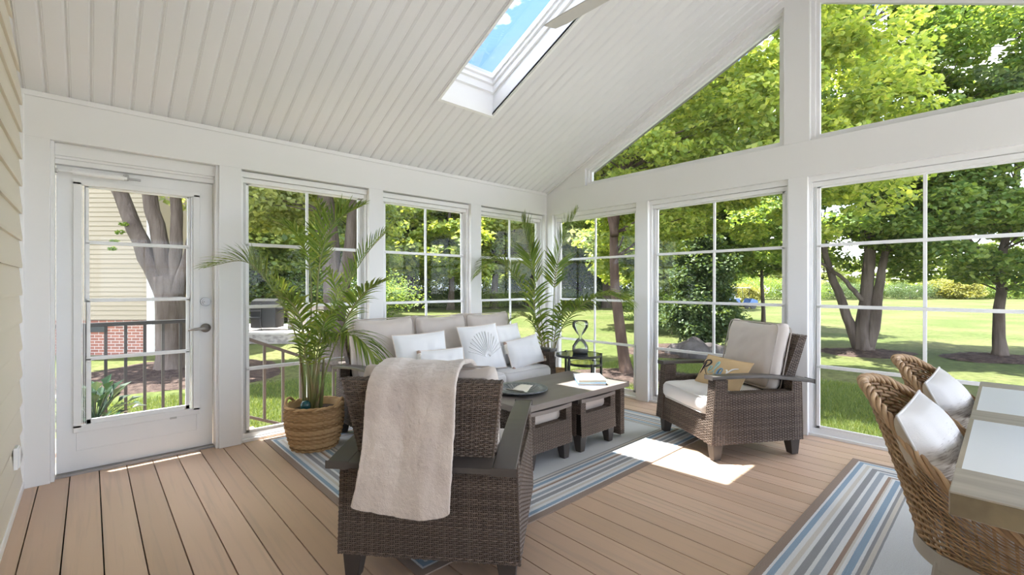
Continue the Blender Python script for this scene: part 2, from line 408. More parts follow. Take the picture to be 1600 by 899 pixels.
# ---- four-track sliding windows
ROWS = [.578, 1.080, 1.588]
def window(n, loc, rz, wd, z0=.0, z1=2.166, mull=True, film=True):
    """local x along the wall, y outwards, z up; depth 0 is the wall face"""
    wn = thing('window_%d' % n, None, None, loc, rz); tag(wn, kind='structure')
    f = MB(); d0, d1 = .060, .135
    f.box(0, wd, d0 - .02, d1, z1 - .045, z1)                      # head
    f.box(0, wd, d0, d1, z1 - .085, z1 - .048)
    f.box(0, wd, d0 - .035, d1, 0, .022)                            # sill
    f.box(0, wd, d0, d1, .022, .062)
    f.box(0, .022, d0 - .010, d1, .022, z1 - .04); f.box(wd - .022, wd, d0 - .010, d1, .022, z1 - .04)
    f.build('window_frame', M['frame'], wn, bevel=.002)
    t = MB()
    for s_ in (0, 1):
        for k in range(4):
            x = .024 + k * .007; x = x if s_ == 0 else wd - x - .0035
            t.box(x, x + .0035, d0 + .004 + k * .006, d1 - .01, .06, z1 - .085)
        x = .022 if s_ == 0 else wd - .052
        t.box(x, x + .030, d0 + .034, d1 - .012, .06, z1 - .085, 1)
    t.build('sash_track', [M['frame'], M['track']], wn)
    zs = [.062] + ROWS + [z1 - .085]
    for k in range(4):
        a, b_ = zs[k], zs[k + 1]; x0, x1 = .047, wd - .047
        dd = d0 + .006 + k * .009; q = .013
        s_ = MB()
        s_.box(x0, x1, dd, dd + .02, a - (.0 if k == 0 else q), a + (.022 if k == 0 else q)); s_.box(x0, x1, dd, dd + .02, b_ - q, b_ + (q if k < 3 else 0))
        s_.box(x0, x0 + .024, dd, dd + .02, a, b_); s_.box(x1 - .024, x1, dd, dd + .02, a, b_)
        if mull: s_.box(wd / 2 - .011, wd / 2 + .011, dd + .002, dd + .018, a, b_)
        so = s_.build('sash', M['frame'], wn, bevel=.0015)
        if not film: continue                                        # slid open
        g = MB(); g.add([(x0 + .02, dd + .009, a + .005), (x1 - .02, dd + .009, a + .005), (x1 - .02, dd + .009, b_ - .005), (x0 + .02, dd + .009, b_ - .005)], [(0, 1, 2, 3)])
        g.build('pane', M['film'], so)
    return wn
H = math.pi / 2
window(1, (XW, .880, 0), H, 1.062); window(2, (XW, 2.088, 0), H, 1.067); window(3, (XW, 3.303, 0), H, 1.059)
window(4, (-4.002, YG, 0), 0, 1.234); window(5, (-2.622, YG, 0), 0, 1.342); window(6, (-1.134, YG, 0), 0, 1.444)
window(10, (.456, YG, 0), 0, XR - .11 - .456)
# right wall (out of the picture): the same system
fbox('trim_19', XR, XR + .16, YS, YG + .12, 2.175, 2.45)
RP = [(-.318, .06), (1.35, 1.50), (2.80, 2.95), (4.30, 4.52)]
for i, (a, b_) in enumerate(RP): fbox('trim_%d' % (20 + i), XR, XR + .14, a, b_, 0, 2.176)
for i in range(3): window(11 + i, (XR, RP[i + 1][0], 0), -H, RP[i + 1][0] - RP[i][1], film=False)

# ---- house wall: real clapboards
sd = MB(); z = 0.035; p = .166
while z < 3.9:
    sd.prism([(YS - .03, z), (YS + .016, z - .004), (YS + .018, z + .012), (YS + .002, z + p + .004), (YS - .03, z + p + .004)], 0, -4.24, 1.9)
    z += p
struct('wall_front', sd, M['siding'])
struct('wall_house_core', MB().prism([(-4.24, -.6), (1.9, -.6), (1.9, 2.47), (RIDGE, 3.98), (-4.24, 2.47)], 1, -.6, YS - .028), M['siding']).name = 'wall_back'
fbox('baseboard_back', -4.10, XR, YS, YS + .024, 0, .05, M['frame'])
fbox('trim_24', XW - .001, XW + .012, YS, YS + .024, .05, 2.43, M['frame'])

# ---- entry door in the left wall
dr = thing('door_1', None, None, (XW, -.184, 0), H); tag(dr, kind='structure')
DW = .912
f = MB()
f.box(0, .018, .02, .14, 0, 2.175); f.box(DW - .018, DW, .02, .14, 0, 2.175)
f.box(.018, DW - .018, .055, .14, 2.095, 2.175); f.box(.018, DW - .018, .085, .14, 2.045, 2.098); f.box(.018, DW - .018, .07, .14, 2.078, 2.100)
f.box(.0, DW, .09, .16, 0, .012); f.build('door_frame', M['white'], dr, bevel=.002)
f = MB(); f.box(.018, DW - .018, .07, .15, .0, .014); f.build('threshold', M['steel'], dr)
L0, L1, Z0, Z1, YD = .122, .785, .300, 1.945, .118      # lite opening; door face depth
lf = MB()
lf.box(.022, L0, YD, YD + .045, .016, 2.042); lf.box(L1, DW - .022, YD, YD + .045, .016, 2.042)
lf.box(L0, L1, YD, YD + .045, .016, Z0); lf.box(L0, L1, YD, YD + .045, Z1, 2.042)
leaf = lf.build('door_leaf', M['door'], dr)
pf = MB()
for (a, b_, c_, d_) in [(.118, .79, .145, .150), (.118, .79, .288, .292), (.118, .123, .145, .292), (.785, .790, .145, .292)]: pf.box(a, b_, YD - .004, YD, c_, d_)
pf.build('lower_panel', M['door'], leaf, bevel=.001)
lf = MB()
for (a, b_, c_, d_) in [(L0 - .02, L1 + .02, Z0 - .03, Z0 + .018), (L0 - .02, L1 + .02, Z1 - .018, Z1 + .02), (L0 - .02, L0 + .022, Z0, Z1), (L1 - .022, L1 + .02, Z0, Z1)]: lf.box(a, b_, YD - .014, YD + .02, c_, d_)
lf.build('lite_frame', M['door'], dr, bevel=.003)
tk = MB()
for s_ in (0, 1):
    for k in range(3):
        x = L0 + .024 + k * .009 if s_ == 0 else L1 - .028 - k * .009
        tk.box(x, x + .004, YD - .008 + k * .004, YD + .03, Z0 + .018, Z1 - .018)
tk.build('sash_track', M['frame'], dr)
zz = [Z0 + .018, .757, 1.152, 1.545, Z1 - .018]
for k in range(4):
    a, b_ = zz[k], zz[k + 1]; x0, x1 = L0 + .045 - k * .004, L1 - .045 + k * .004; dd = YD - .006 + k * .006
    s_ = MB()
    s_.box(x0, x1, dd, dd + .018, a - (.012 if k else 0), a + (.012 if k else .03)); s_.box(x0, x1, dd, dd + .018, b_ - .012, b_ + (.012 if k < 3 else 0))
    s_.box(x0, x0 + .024, dd, dd + .018, a, b_); s_.box(x1 - .024, x1, dd, dd + .018, a, b_)
    so = s_.build('sash', M['frame'], dr, bevel=.0015)
    g = MB(); g.add([(x0 + .02, dd + .009, a), (x1 - .02, dd + .009, a), (x1 - .02, dd + .009, b_), (x0 + .02, dd + .009, b_)], [(0, 1, 2, 3)]); g.build('pane', M['film'], so)
f = MB(); f.box(.62, .66, YD - .018, YD - .012, .262, .276); f.build('latch', M['track'], dr)
# hardware
hx = .843
h_ = MB()
def disc_y(mb, x, y0, y1, z, r, n=24, mt=0): mb.tube([(x, y0, z), (x, y1, z)], r, n, mt)
disc_y(h_, hx, YD - .012, YD, 1.128, .034); disc_y(h_, hx, YD - .022, YD - .010, 1.128, .024); h_.box(hx - .014, hx + .014, YD - .036, YD - .02, 1.121, 1.135)
h_.build('deadbolt', M['steel'], dr, bevel=.002)
h_ = MB(); disc_y(h_, hx, YD - .012, YD, .925, .034); disc_y(h_, hx, YD - .045, YD - .01, .925, .013)
h_.tube([(hx, YD - .045, .925), (hx - .03, YD - .050, .924), (hx - .075, YD - .046, .920), (hx - .115, YD - .040, .916)], [.014, .012, .009, .007], 12)
h_.build('door_handle', M['steel'], dr, smooth=True)
h_ = MB(); disc_y(h_, 0, 0, .004, 0, .001)
h_ = MB(); h_.tube([(.10, YD - .045, 2.000), (.36, YD - .045, 2.000)], .016, 16); h_.tube([(.00, YD - .045, 2.000), (.10, YD - .045, 2.000)], .005, 8); h_.tube([(.36, YD - .045, 2.0), (.375, YD - .045, 2.0)], .012, 12)
h_.build('door_closer', M['frame'], dr, smooth=False)
h_ = MB(); h_.box(.355, .385, YD - .055, YD, 1.992, 2.024); h_.box(.385, .45, YD - .052, YD - .038, 1.992, 2.006); h_.box(-.0, .03, YD - .055, YD - .02, 1.985, 2.015)
h_.build('closer_bracket', M['steel'], dr, bevel=.002)

# small outlet cover low on the siding
o = MB(); o.box(-.04, .04, 0, .018, -.06, .06); o.box(-.034, .034, .018, .024, -.054, .054)
oc = thing('outlet_cover', 'small white outdoor outlet cover low on the cream siding, left edge', 'outlet', (-3.72, YS + .012, .30)); o.build('cover_plate', M['frame'], oc, bevel=.003)
o = MB(); o.tube([(-.036, .02, -.05), (-.040, .028, 0), (-.036, .02, .05)], .004, 6); o.build('cover_hinge', M['track'], oc)

# ---- ceiling fan hung from the ridge; one blade reaches into the picture
fan = thing('ceiling_fan', 'ceiling fan hanging from the ridge, one grey-white blade tip crossing the skylight', 'ceiling fan', (RIDGE, 2.08, 2.84))
M['blade'] = mat('fan_blade', (.60, .58, .56), .4, .4)
b1 = MB(); b1.tube([(0, 0, .10), (0, 0, ZR - 2.84 - .04)], .014, 12); b1.build('downrod', M['blade'], fan)
b1 = MB(); b1.lathe([(0, .08), (.05, .08), (.11, .04), (.12, -.02), (.09, -.07), (0, -.09)], n=32); b1.build('motor', M['blade'], fan, smooth=True)
b1 = MB(); b1.lathe([(0, ZR - 2.84 + .01), (.07, ZR - 2.84 + .0), (.07, ZR - 2.84 - .06), (.03, ZR - 2.84 - .10), (0, ZR - 2.84 - .10)], n=24); b1.build('canopy', M['blade'], fan, smooth=True)
for a in (180, 60, 300):
    bl = MB(); xs = np.linspace(.10, .74, 9); P = []
    for s_ in (-1, 1):
        for x in xs:
            hw = .035 + .030 * min(1, (x - .1) / .25); hw *= 1 if x < .73 else .8
            P.append((x, s_ * hw, s_ * hw * -.22))
    n_ = len(xs); top = [(x, y_, z_ + .007) for x, y_, z_ in P]; V = P + top; F = []
    for i in range(n_ - 1):
        F += [(i, i + 1, n_ + i + 1, n_ + i), (2 * n_ + i, 3 * n_ + i, 3 * n_ + i + 1, 2 * n_ + i + 1), (i, 2 * n_ + i, 2 * n_ + i + 1, i + 1), (n_ + i, n_ + i + 1, 3 * n_ + i + 1, 3 * n_ + i)]
    F += [(0, n_, 3 * n_, 2 * n_), (n_ - 1, 3 * n_ - 1, 4 * n_ - 1, 2 * n_ - 1)]
    bl.add(V, F); bo = bl.build('blade', M['blade'], fan); bo.rotation_euler.z = math.radians(a)
# ------------------------------------------------------------------ woven furniture
def weave(mb, S_, nu, nv, d=.004, hfac=.42, mt=0, closed=False, per=2, skip=None):
    """real basket weave: S_(u array, v) -> points, normals, 'up' along v.  nu stakes, nv strands."""
    m_ = nu * per + (0 if closed else 1)
    u = np.linspace(0, 1, m_, endpoint=not closed)
    for r in range(nv):
        v = (r + .5) / nv
        P, Nn = S_(u, np.full(m_, v)); P2, _ = S_(u, np.full(m_, v + .5 / nv)); P1, _ = S_(u, np.full(m_, v - .5 / nv))
        up = (P2 - P1) * hfac
        off = d * np.cos(np.pi * (u * nu + r))[:, None] * Nn
        t = .0022 * Nn
        R = np.stack([P + off - up, P + off + t, P + off + up, P + off - t], 1)     # m,4,3
        f = []
        for i in range(m_ if closed else m_ - 1):
            i2 = (i + 1) % m_
            for j in range(4):
                f.append((i * 4 + j, i2 * 4 + j, i2 * 4 + (j + 1) % 4, i * 4 + (j + 1) % 4))
        mb.add(R.reshape(-1, 3), f, mt)
def bil(p00, p10, p01, p11, out, bulge=0):
    p00, p10, p01, p11 = [np.array(p, float) for p in (p00, p10, p01, p11)]; out = np.array(out, float); out /= np.linalg.norm(out)
    def f(u, v):
        u_, v_ = u[:, None], v[:, None]
        P = p00 * (1 - u_) * (1 - v_) + p10 * u_ * (1 - v_) + p01 * (1 - u_) * v_ + p11 * u_ * v_
        return P + out * bulge * (4 * v_ * (1 - v_)), np.tile(out, (len(u), 1))
    return f
RP_, SP_ = .0090, .021      # strand pitch, stake pitch
def panel(mb, p00, p10, p01, p11, out, d=.003):
    w_ = np.linalg.norm(np.array(p10, float) - np.array(p00, float)); h__ = np.linalg.norm(np.array(p01, float) - np.array(p00, float))
    w2 = np.linalg.norm(np.array(p11, float) - np.array(p01, float))
    nu = max(2, round(max(w_, w2) / SP_)); weave(mb, bil(p00, p10, p01, p11, out), nu, max(2, round(h__ / RP_)), d)
    o_ = np.array(out, float); o_ /= np.linalg.norm(o_); p00, p10, p01, p11 = [np.array(q, float) for q in (p00, p10, p01, p11)]
    for i in range(nu + 1):          # the upright stakes, in twos
        for s_ in (-.17, .17):
            f = min(max((i + s_) / nu, 0), 1); a = p00 + (p10 - p00) * f; b_ = p01 + (p11 - p01) * f; e = (p10 - p00) / (w_ + 1e-9) * .0022
            mb.add([a - e + o_ * .0008, a + e + o_ * .0008, b_ + e + o_ * .0008, b_ - e + o_ * .0008, a + o_ * .0024, b_ + o_ * .0024], [(0, 4, 5, 3), (4, 1, 2, 5)], 0)
def wbox(mb, p, faces='fblrt', core=True):
    """p: 8 corners (bottom ring ccw from above starting at -x-y, then the top ring); woven on the named faces"""
    p = [np.array(q, float) for q in p]; c = sum(p) / 8
    if core:
        mb.hexa([c + (q - c) * np.array([.96, .96, .985]) for q in p], 1)
    F = {'f': (2, 3, 6, 7), 'b': (0, 1, 4, 5), 'l': (3, 0, 7, 4), 'r': (1, 2, 5, 6), 't': (4, 5, 7, 6)}
    for k in faces:
        a, b_, c_, d_ = F[k]
        n_ = np.cross(p[b_] - p[a], p[c_] - p[a]); fc = (p[a] + p[b_] + p[c_] + p[d_]) / 4
        if np.dot(n_, fc - c) < 0: n_ = -n_
        panel(mb, p[a], p[b_], p[c_], p[d_], n_)
def bx8(x0, x1, y0, y1, z0, z1, fl=(0, 0, 0, 0)):
    """fl: outward flare of the bottom: left, right, front, back"""
    a, b_, c_, d_ = fl
    return [(x0 - a, y0 - d_, z0), (x1 + b_, y0 - d_, z0), (x1 + b_, y1 + c_, z0), (x0 - a, y1 + c_, z0), (x0, y0, z1), (x1, y0, z1), (x1, y1, z1), (x0, y1, z1)]
def foot(mb, x, y, sx, sy, h__=.13, a=.042, b_=.027, mt=0):
    """tapered foot: outer corner stays, inner faces slant"""
    mb.hexa([(x - b_ + sx * .006, y - b_ + sy * .006, 0), (x + b_ + sx * .006, y - b_ + sy * .006, 0), (x + b_ + sx * .006, y + b_ + sy * .006, 0), (x - b_ + sx * .006, y + b_ + sy * .006, 0),
             (x - a, y - a, h__), (x + a, y - a, h__), (x + a, y + a, h__), (x - a, y + a, h__)], mt)

def cushion(mb, sx, sy, sz, r=.045, crown=.02, n=18, mt=0, wr=.004, seed=0, ears=0):
    """upholstered box cushion centred at the origin: sx, sy plan, sz thick; crowned faces, soft edges, wrinkles"""
    q = np.random.default_rng(seed); ph = q.uniform(0, 6, 8)
    lin = np.linspace(-1, 1, n + 1); V = []; F = []; idx = {}
    def vid(a, b_, c_):
        k = (round(a, 5), round(b_, 5), round(c_, 5))
        if k not in idx: idx[k] = len(V); V.append(k)
        return idx[k]
    lz = np.linspace(-1, 1, 5)
    for i in range(n):
        for j in range(n):
            a0, a1, b0, b1 = lin[i], lin[i + 1], lin[j], lin[j + 1]
            F.append((vid(a0, b0, 1), vid(a1, b0, 1), vid(a1, b1, 1), vid(a0, b1, 1)))
            F.append((vid(a0, b1, -1), vid(a1, b1, -1), vid(a1, b0, -1), vid(a0, b0, -1)))
        for j in range(4):
            a0, a1, c0, c1 = lin[i], lin[i + 1], lz[j], lz[j + 1]
            F.append((vid(a0, -1, c0), vid(a1, -1, c0), vid(a1, -1, c1), vid(a0, -1, c1)))
            F.append((vid(a1, 1, c0), vid(a0, 1, c0), vid(a0, 1, c1), vid(a1, 1, c1)))
            F.append((vid(-1, a1, c0), vid(-1, a0, c0), vid(-1, a0, c1), vid(-1, a1, c1)))
            F.append((vid(1, a0, c0), vid(1, a1, c0), vid(1, a1, c1), vid(1, a0, c1)))
    V = np.array(V); x, y_, z_ = V.T
    X = x * sx / 2; Y = y_ * sy / 2; Z = z_ * sz / 2
    # rounded edges
    d3 = np.stack([X, Y, Z], 1); lim = np.array([sx / 2 - r, sy / 2 - r, max(sz / 2 - r, .002)])
    c = np.clip(d3, -lim, lim); e = d3 - c; L = np.linalg.norm(e, axis=1)[:, None]
    d3 = c + np.where(L > 1e-6, e / (L + 1e-9) * np.minimum(L, r), 0)
    g = (1 - x ** 2) * (1 - y_ ** 2)
    d3[:, 2] += z_ * crown * g ** .6
    side = (np.abs(z_) < .99)
    d3[:, 0] += np.where(side & (np.abs(x) > .99), np.sign(x) * .008 * (1 - z_ ** 2), 0)
    d3[:, 1] += np.where(side & (np.abs(y_) > .99), np.sign(y_) * .008 * (1 - z_ ** 2), 0)
    w_ = wr * (np.sin(9 * x + 5 * y_ + ph[0]) * np.sin(7 * y_ - 4 * x + ph[1]) + .6 * np.sin(17 * x - 9 * y_ + ph[2]) + .5 * np.sin(13 * y_ + 15 * x + ph[3]))
    d3[:, 2] += z_ * w_ * (.3 + g)
    if ears:   # plump corners on the far +y edge, slightly hollow between
        d3[:, 1] += ears * np.clip(y_, 0, 1) ** 3 * (np.abs(x) ** 3 - .35 - .5 * np.exp(-((np.abs(x) - .55) / .12) ** 2) * 0)
        d3[:, 0] += np.where(np.abs(x) > .8, -np.sign(x) * .010 * (1 - np.abs(y_)) , 0)
    mb.add(d3, F, mt)
def pipe_loop(sx, sy, z_, r=.05, n=6):
    P = []
    for (cx, cy, a0) in ((sx / 2 - r, sy / 2 - r, 0), (-sx / 2 + r, sy / 2 - r, 90), (-sx / 2 + r, -sy / 2 + r, 180), (sx / 2 - r, -sy / 2 + r, 270)):
        for k in range(n + 1):
            a = math.radians(a0 + 90 * k / n); P.append((cx + r * math.cos(a), cy + r * math.sin(a), z_))
    return P
def tilt(o, rx, ry=0, rz=0): o.rotation_euler = (rx, ry, rz); return o

def arm_parts(t, wd, names=True):
    """the two side rails and the ledge behind the back: curved plank, wd = outer width"""
    hx_ = wd / 2; ys = np.linspace(-.475, .375, 15)
    def z_(y_): return .575 + .026 * math.sin((y_ + .475) / .85 * math.pi * .62) - .030 * max(0, (-y_) / .475) ** 1.3
    for s_ in (-1, 1):
        a = MB(); V = []
        for y_ in ys:
            zt = z_(y_); xo = s_ * (hx_ + .005); xi = s_ * (hx_ - (.085 if y_ > -.38 else .085))
            V += [(xo, y_, zt), (xi, y_, zt), (xi, y_, zt - .024), (xo, y_, zt - .024)]
        n_ = len(ys); F = []
        for i in range(n_ - 1):
            for j in range(4): F.append((i * 4 + j, i * 4 + (j + 1) % 4, (i + 1) * 4 + (j + 1) % 4, (i + 1) * 4 + j))
        F += [(0, 1, 2, 3), tuple((n_ - 1) * 4 + j for j in (3, 2, 1, 0))]
        a.add(V, F); a.build('arm_rail', M['wood_rail'], t, bevel=.004)
    a = MB(); zt = z_(-.475); a.hexa([(-hx_ + .085, -.475, zt - .024), (hx_ - .085, -.475, zt - .024), (hx_ - .085, -.375, z_(-.375) - .024), (-hx_ + .085, -.375, z_(-.375) - .024),
                                     (-hx_ + .085, -.475, zt), (hx_ - .085, -.475, zt), (hx_ - .085, -.375, z_(-.375)), (-hx_ + .085, -.375, z_(-.375))])
    a.build('back_ledge', M['wood_rail'], t, bevel=.003)
def wicker_seat(name, label, cat, loc, rz, wd=.745, nseat=1, back_cols=None, group=None, lower=0, thick=.15):
    t = thing(name, label, cat, loc, rz, group); hx_ = wd / 2; W2 = [M['wick'], M['wickcore']]
    b_ = MB()
    wbox(b_, bx8(-hx_, -hx_ + .075, -.36, .355, .115, .47, (.012, 0, .0, 0)), 'lrt')          # left side
    wbox(b_, bx8(hx_ - .075, hx_, -.36, .355, .115, .47, (0, .012, .0, 0)), 'lrt')
    wbox(b_, bx8(-hx_ + .0, hx_ - .0, -.365, -.300, .115, .53, (.012, .012, 0, .0)), 'blr')          # back
    wbox(b_, bx8(-hx_ + .07, hx_ - .07, .29, .355, .115, .305, (0, 0, .018, 0)), 'f')         # front apron
    for s_ in (-1, 1):
        x0, x1 = sorted((s_ * hx_, s_ * (hx_ - .078)))
        # front post under the arm, flaring down and forward
        wbox(b_, [(x0 - (.012 if s_ < 0 else 0), .27, .115), (x1 + (.012 if s_ > 0 else 0), .27, .115), (x1 + (.012 if s_ > 0 else 0), .385, .115), (x0 - (.012 if s_ < 0 else 0), .385, .115),
                  (x0, .25, .572), (x1, .25, .572), (x1, .345, .572), (x0, .345, .572)], 'fblr')
        wbox(b_, bx8(x0, x1, -.362, -.285, .46, .545), 'fblr')
    b_.box(-hx_ + .05, hx_ - .05, -.33, .32, .26, .30, 1)
    b_.build('body', W2, t)
    k = MB(); a, c_ = .335 + (wd - .745) / 2, .275 + (wd - .745) / 2
    for (z0, z1, y0, y1) in [(.53, .868, -.385, -.462)]:
        wbox(k, [(-c_, y0, z0), (c_, y0, z0), (c_, y0 + .085, z0), (-c_, y0 + .085, z0), (-a + .015, y1, z1), (a - .015, y1, z1), (a - .015, y1 + .062, z1), (-a + .015, y1 + .062, z1)], 'fblrt')
    k.box(-c_ + .03, c_ - .03, -.350, -.31, .30, .56, 1)
    k.build('backrest', W2, t)
    arm_parts(t, wd)
    for sx in (-1, 1):
        for sy in (-1, 1):
            f = MB(); foot(f, sx * (hx_ - .045), .318 if sy > 0 else -.315, sx, sy); f.build('leg', M['foot'], t, bevel=.003)
    iw = (wd - .165) / nseat
    for i in range(nseat):
        cx = -wd / 2 + .0825 + iw * (i + .5)
        c = MB(); cushion(c, iw - .006, .60, .135, r=.03, crown=.014, seed=i + nseat); o = c.build('seat_cushion', M['seatc'], t, smooth=True); o.location = (cx, .078, .372)
        p_ = MB(); p_.tube(pipe_loop(iw - .012, .594, .058), .004, 6, closed=True); p_.tube(pipe_loop(iw - .012, .594, -.058), .004, 6, closed=True); p_.build('piping', M['seatc'], o)
        cols = back_cols or [(0, iw)]
        c = MB(); cushion(c, iw - .01, .50, thick, r=.055, crown=.035, seed=10 + i + nseat, wr=.006, ears=.04); o = c.build('back_cushion', M['cush'], t, smooth=True)
        o.location = (cx, -.262, .695 - lower); o.rotation_euler = (math.radians(90 + 13), 0, 0)
        p_ = MB(); lp = [(x, y_ + .03 * max(0, y_ / .25) ** 3 * (abs(x / (iw / 2)) ** 3 - .35), z_) for x, y_, z_ in pipe_loop(iw - .03, .49, -.058, .05)]
        p_.tube(lp, .005, 6, closed=True)
        p_.tube([(x, y_, -z_) for x, y_, z_ in lp], .005, 6, closed=True); p_.build('piping', M['pip'], o)
    return t

FC = (-1.858, 1.295, 0); FR = math.radians(40.7)
fchair = wicker_seat('wicker_armchair', 'dark wicker armchair seen from behind with a fur throw over its back', 'armchair', FC, FR, group='dark wicker armchairs', lower=.055, thick=.13)
RC = (-1.54, 3.74, 0); RR = math.radians(148.7)
rchair = wicker_seat('wicker_armchair', 'wicker armchair by the gable windows with a tan script pillow on its seat', 'armchair', RC, RR, group='dark wicker armchairs', thick=.125)
sofa = wicker_seat('wicker_sofa', 'three seat wicker sofa with beige back cushions under the left windows', 'sofa', (-3.515, 2.53, 0), -H, wd=1.965, nseat=3)
# both chairs stand with the front on the rug
RUGZ = .008

# ---- rugs with a mitred striped border
def rug(name, label, x0, x1, y0, y1, z_):
    m = mat('woven_' + name, (.6, .6, .6), .95, .1); nt = m.node_tree; b = nt.nodes['Principled BSDF']
    tcn = N(nt, 'ShaderNodeTexCoord'); sp = N(nt, 'ShaderNodeSeparateXYZ'); nt.links.new(tcn.outputs['Object'], sp.inputs[0])
    def mth(op, a, b__=None):
        n_ = N(nt, 'ShaderNodeMath', operation=op)
        for i, q in enumerate((a, b__)):
            if q is None: continue
            if isinstance(q, (int, float)): n_.inputs[i].default_value = q
            else: nt.links.new(q, n_.inputs[i])
        return n_.outputs[0]
    dx = mth('SUBTRACT', (x1 - x0) / 2, mth('ABSOLUTE', sp.outputs[0])); dy = mth('SUBTRACT', (y1 - y0) / 2, mth('ABSOLUTE', sp.outputs[1]))
    d = mth('MINIMUM', dx, dy)
    wob = N(nt, 'ShaderNodeTexNoise'); wob.inputs['Scale'].default_value = 160; nt.links.new(tcn.outputs['Object'], wob.inputs['Vector'])
    d = mth('ADD', d, mth('MULTIPLY', mth('SUBTRACT', wob.outputs[0], .5), .006))
    r = N(nt, 'ShaderNodeValToRGB'); r.color_ramp.interpolation = 'CONSTANT'
    Wt, Cr, Bl, Gy, Gb, Br, Fd = (.68, .68, .68), (.58, .54, .49), (.27, .36, .46), (.29, .29, .30), (.33, .36, .40), (.33, .24, .19), (.60, .61, .62)
    seq = [(0, (.30, .23, .19)), (.042, Wt), (.052, Bl), (.078, Wt), (.098, Cr), (.118, Wt), (.133, Gy), (.165, Wt), (.180, Gb), (.208, Wt), (.232, Br), (.250, Cr), (.258, Wt), (.272, Bl), (.301, Wt), (.314, Gy), (.328, Cr), (.346, Gy), (.356, Fd)]
    els = r.color_ramp.elements
    for i, (p, c) in enumerate(seq):
        pos = p / .40
        e = els[0] if i == 0 else (els[1] if i == 1 else els.new(pos)); e.position = pos; e.color = (*c, 1)
    nt.links.new(mth('DIVIDE', d, .40), r.inputs[0])
    # woven speckle
    nz_ = N(nt, 'ShaderNodeTexNoise'); nz_.inputs['Scale'].default_value = 420; nz_.inputs['Detail'].default_value = 2; nt.links.new(tcn.outputs['Object'], nz_.inputs['Vector'])
    mr = N(nt, 'ShaderNodeMapRange'); mr.inputs[1].default_value = .3; mr.inputs[2].default_value = .7; mr.inputs[3].default_value = .74; mr.inputs[4].default_value = 1.18; nt.links.new(nz_.outputs[0], mr.inputs[0])
    mu = N(nt, 'ShaderNodeVectorMath', operation='SCALE'); nt.links.new(r.outputs[0], mu.inputs[0]); nt.links.new(mr.outputs[0], mu.inputs['Scale'])
    nt.links.new(mu.outputs[0], b.inputs['Base Color'])
    wv = N(nt, 'ShaderNodeTexWave'); wv.inputs['Scale'].default_value = 70; wv.bands_direction = 'X'; nt.links.new(tcn.outputs['Object'], wv.inputs['Vector'])
    bp = N(nt, 'ShaderNodeBump'); bp.inputs['Strength'].default_value = .5; bp.inputs['Distance'].default_value = .002; nt.links.new(mth('ADD', wv.outputs['Fac'], nz_.outputs[0]), bp.inputs['Height']); nt.links.new(bp.outputs[0], b.inputs['Normal'])
    mb = MB(); hx_, hy = (x1 - x0) / 2, (y1 - y0) / 2; mb.box(-hx_, hx_, -hy, hy, 0, RUGZ - .001)
    o = mb.build('striped_rug', m, loc=((x0 + x1) / 2, (y0 + y1) / 2, z_), bevel=.002)
    return tag(o, label, 'rug', 'striped outdoor rugs')
rug('rug_a', 'blue and grey bordered rug under the coffee table and sofa', -4.075, -1.70, 1.03, 4.0, .0005)
rug('rug_b', 'blue, grey and brown striped rug under the dining chairs, bottom right', -.76, 1.62, .98, 4.05, .0005)
for o in (fchair, rchair, sofa): o.location.z = RUGZ

# ---- coffee table with two nested ottomans
CT = (-2.455, 2.665, RUGZ); cw, cl_ = .655, 1.245; TZ = .458 - RUGZ
ct = thing('coffee_table', 'long grey-brown coffee table with wicker legs in front of the sofa', 'coffee table', CT)
t = MB(); t.box(-cw / 2, cw / 2, -cl_ / 2, cl_ / 2, TZ - .042, TZ); t.build('tabletop', M['ttop'], ct, bevel=.004)
for sy in (-1, 1):
    for sx in (-1, 1):
        k = MB(); x0, x1 = sorted((sx * (cw / 2 - .03), sx * (cw / 2 - .10))); y0, y1 = sorted((sy * (cl_ / 2 - .035), sy * (cl_ / 2 - .085)))
        wbox(k, bx8(x0, x1, y0, y1, .02, TZ - .042), 'fblr'); k.build('leg', [M['wick'], M['wickcore']], ct)
    k = MB(); y0, y1 = sorted((sy * (cl_ / 2 - .04), sy * (cl_ / 2 - .08))); wbox(k, bx8(-cw / 2 + .10, cw / 2 - .10, y0, y1, TZ - .14, TZ - .042), 'fb'); k.build('end_panel', [M['wick'], M['wickcore']], ct)
k = MB(); k.box(-.012, cw / 2 - .03, -.012, .012, TZ - .085, TZ - .042); k.build('centre_rail', M['wood_rail'], ct)
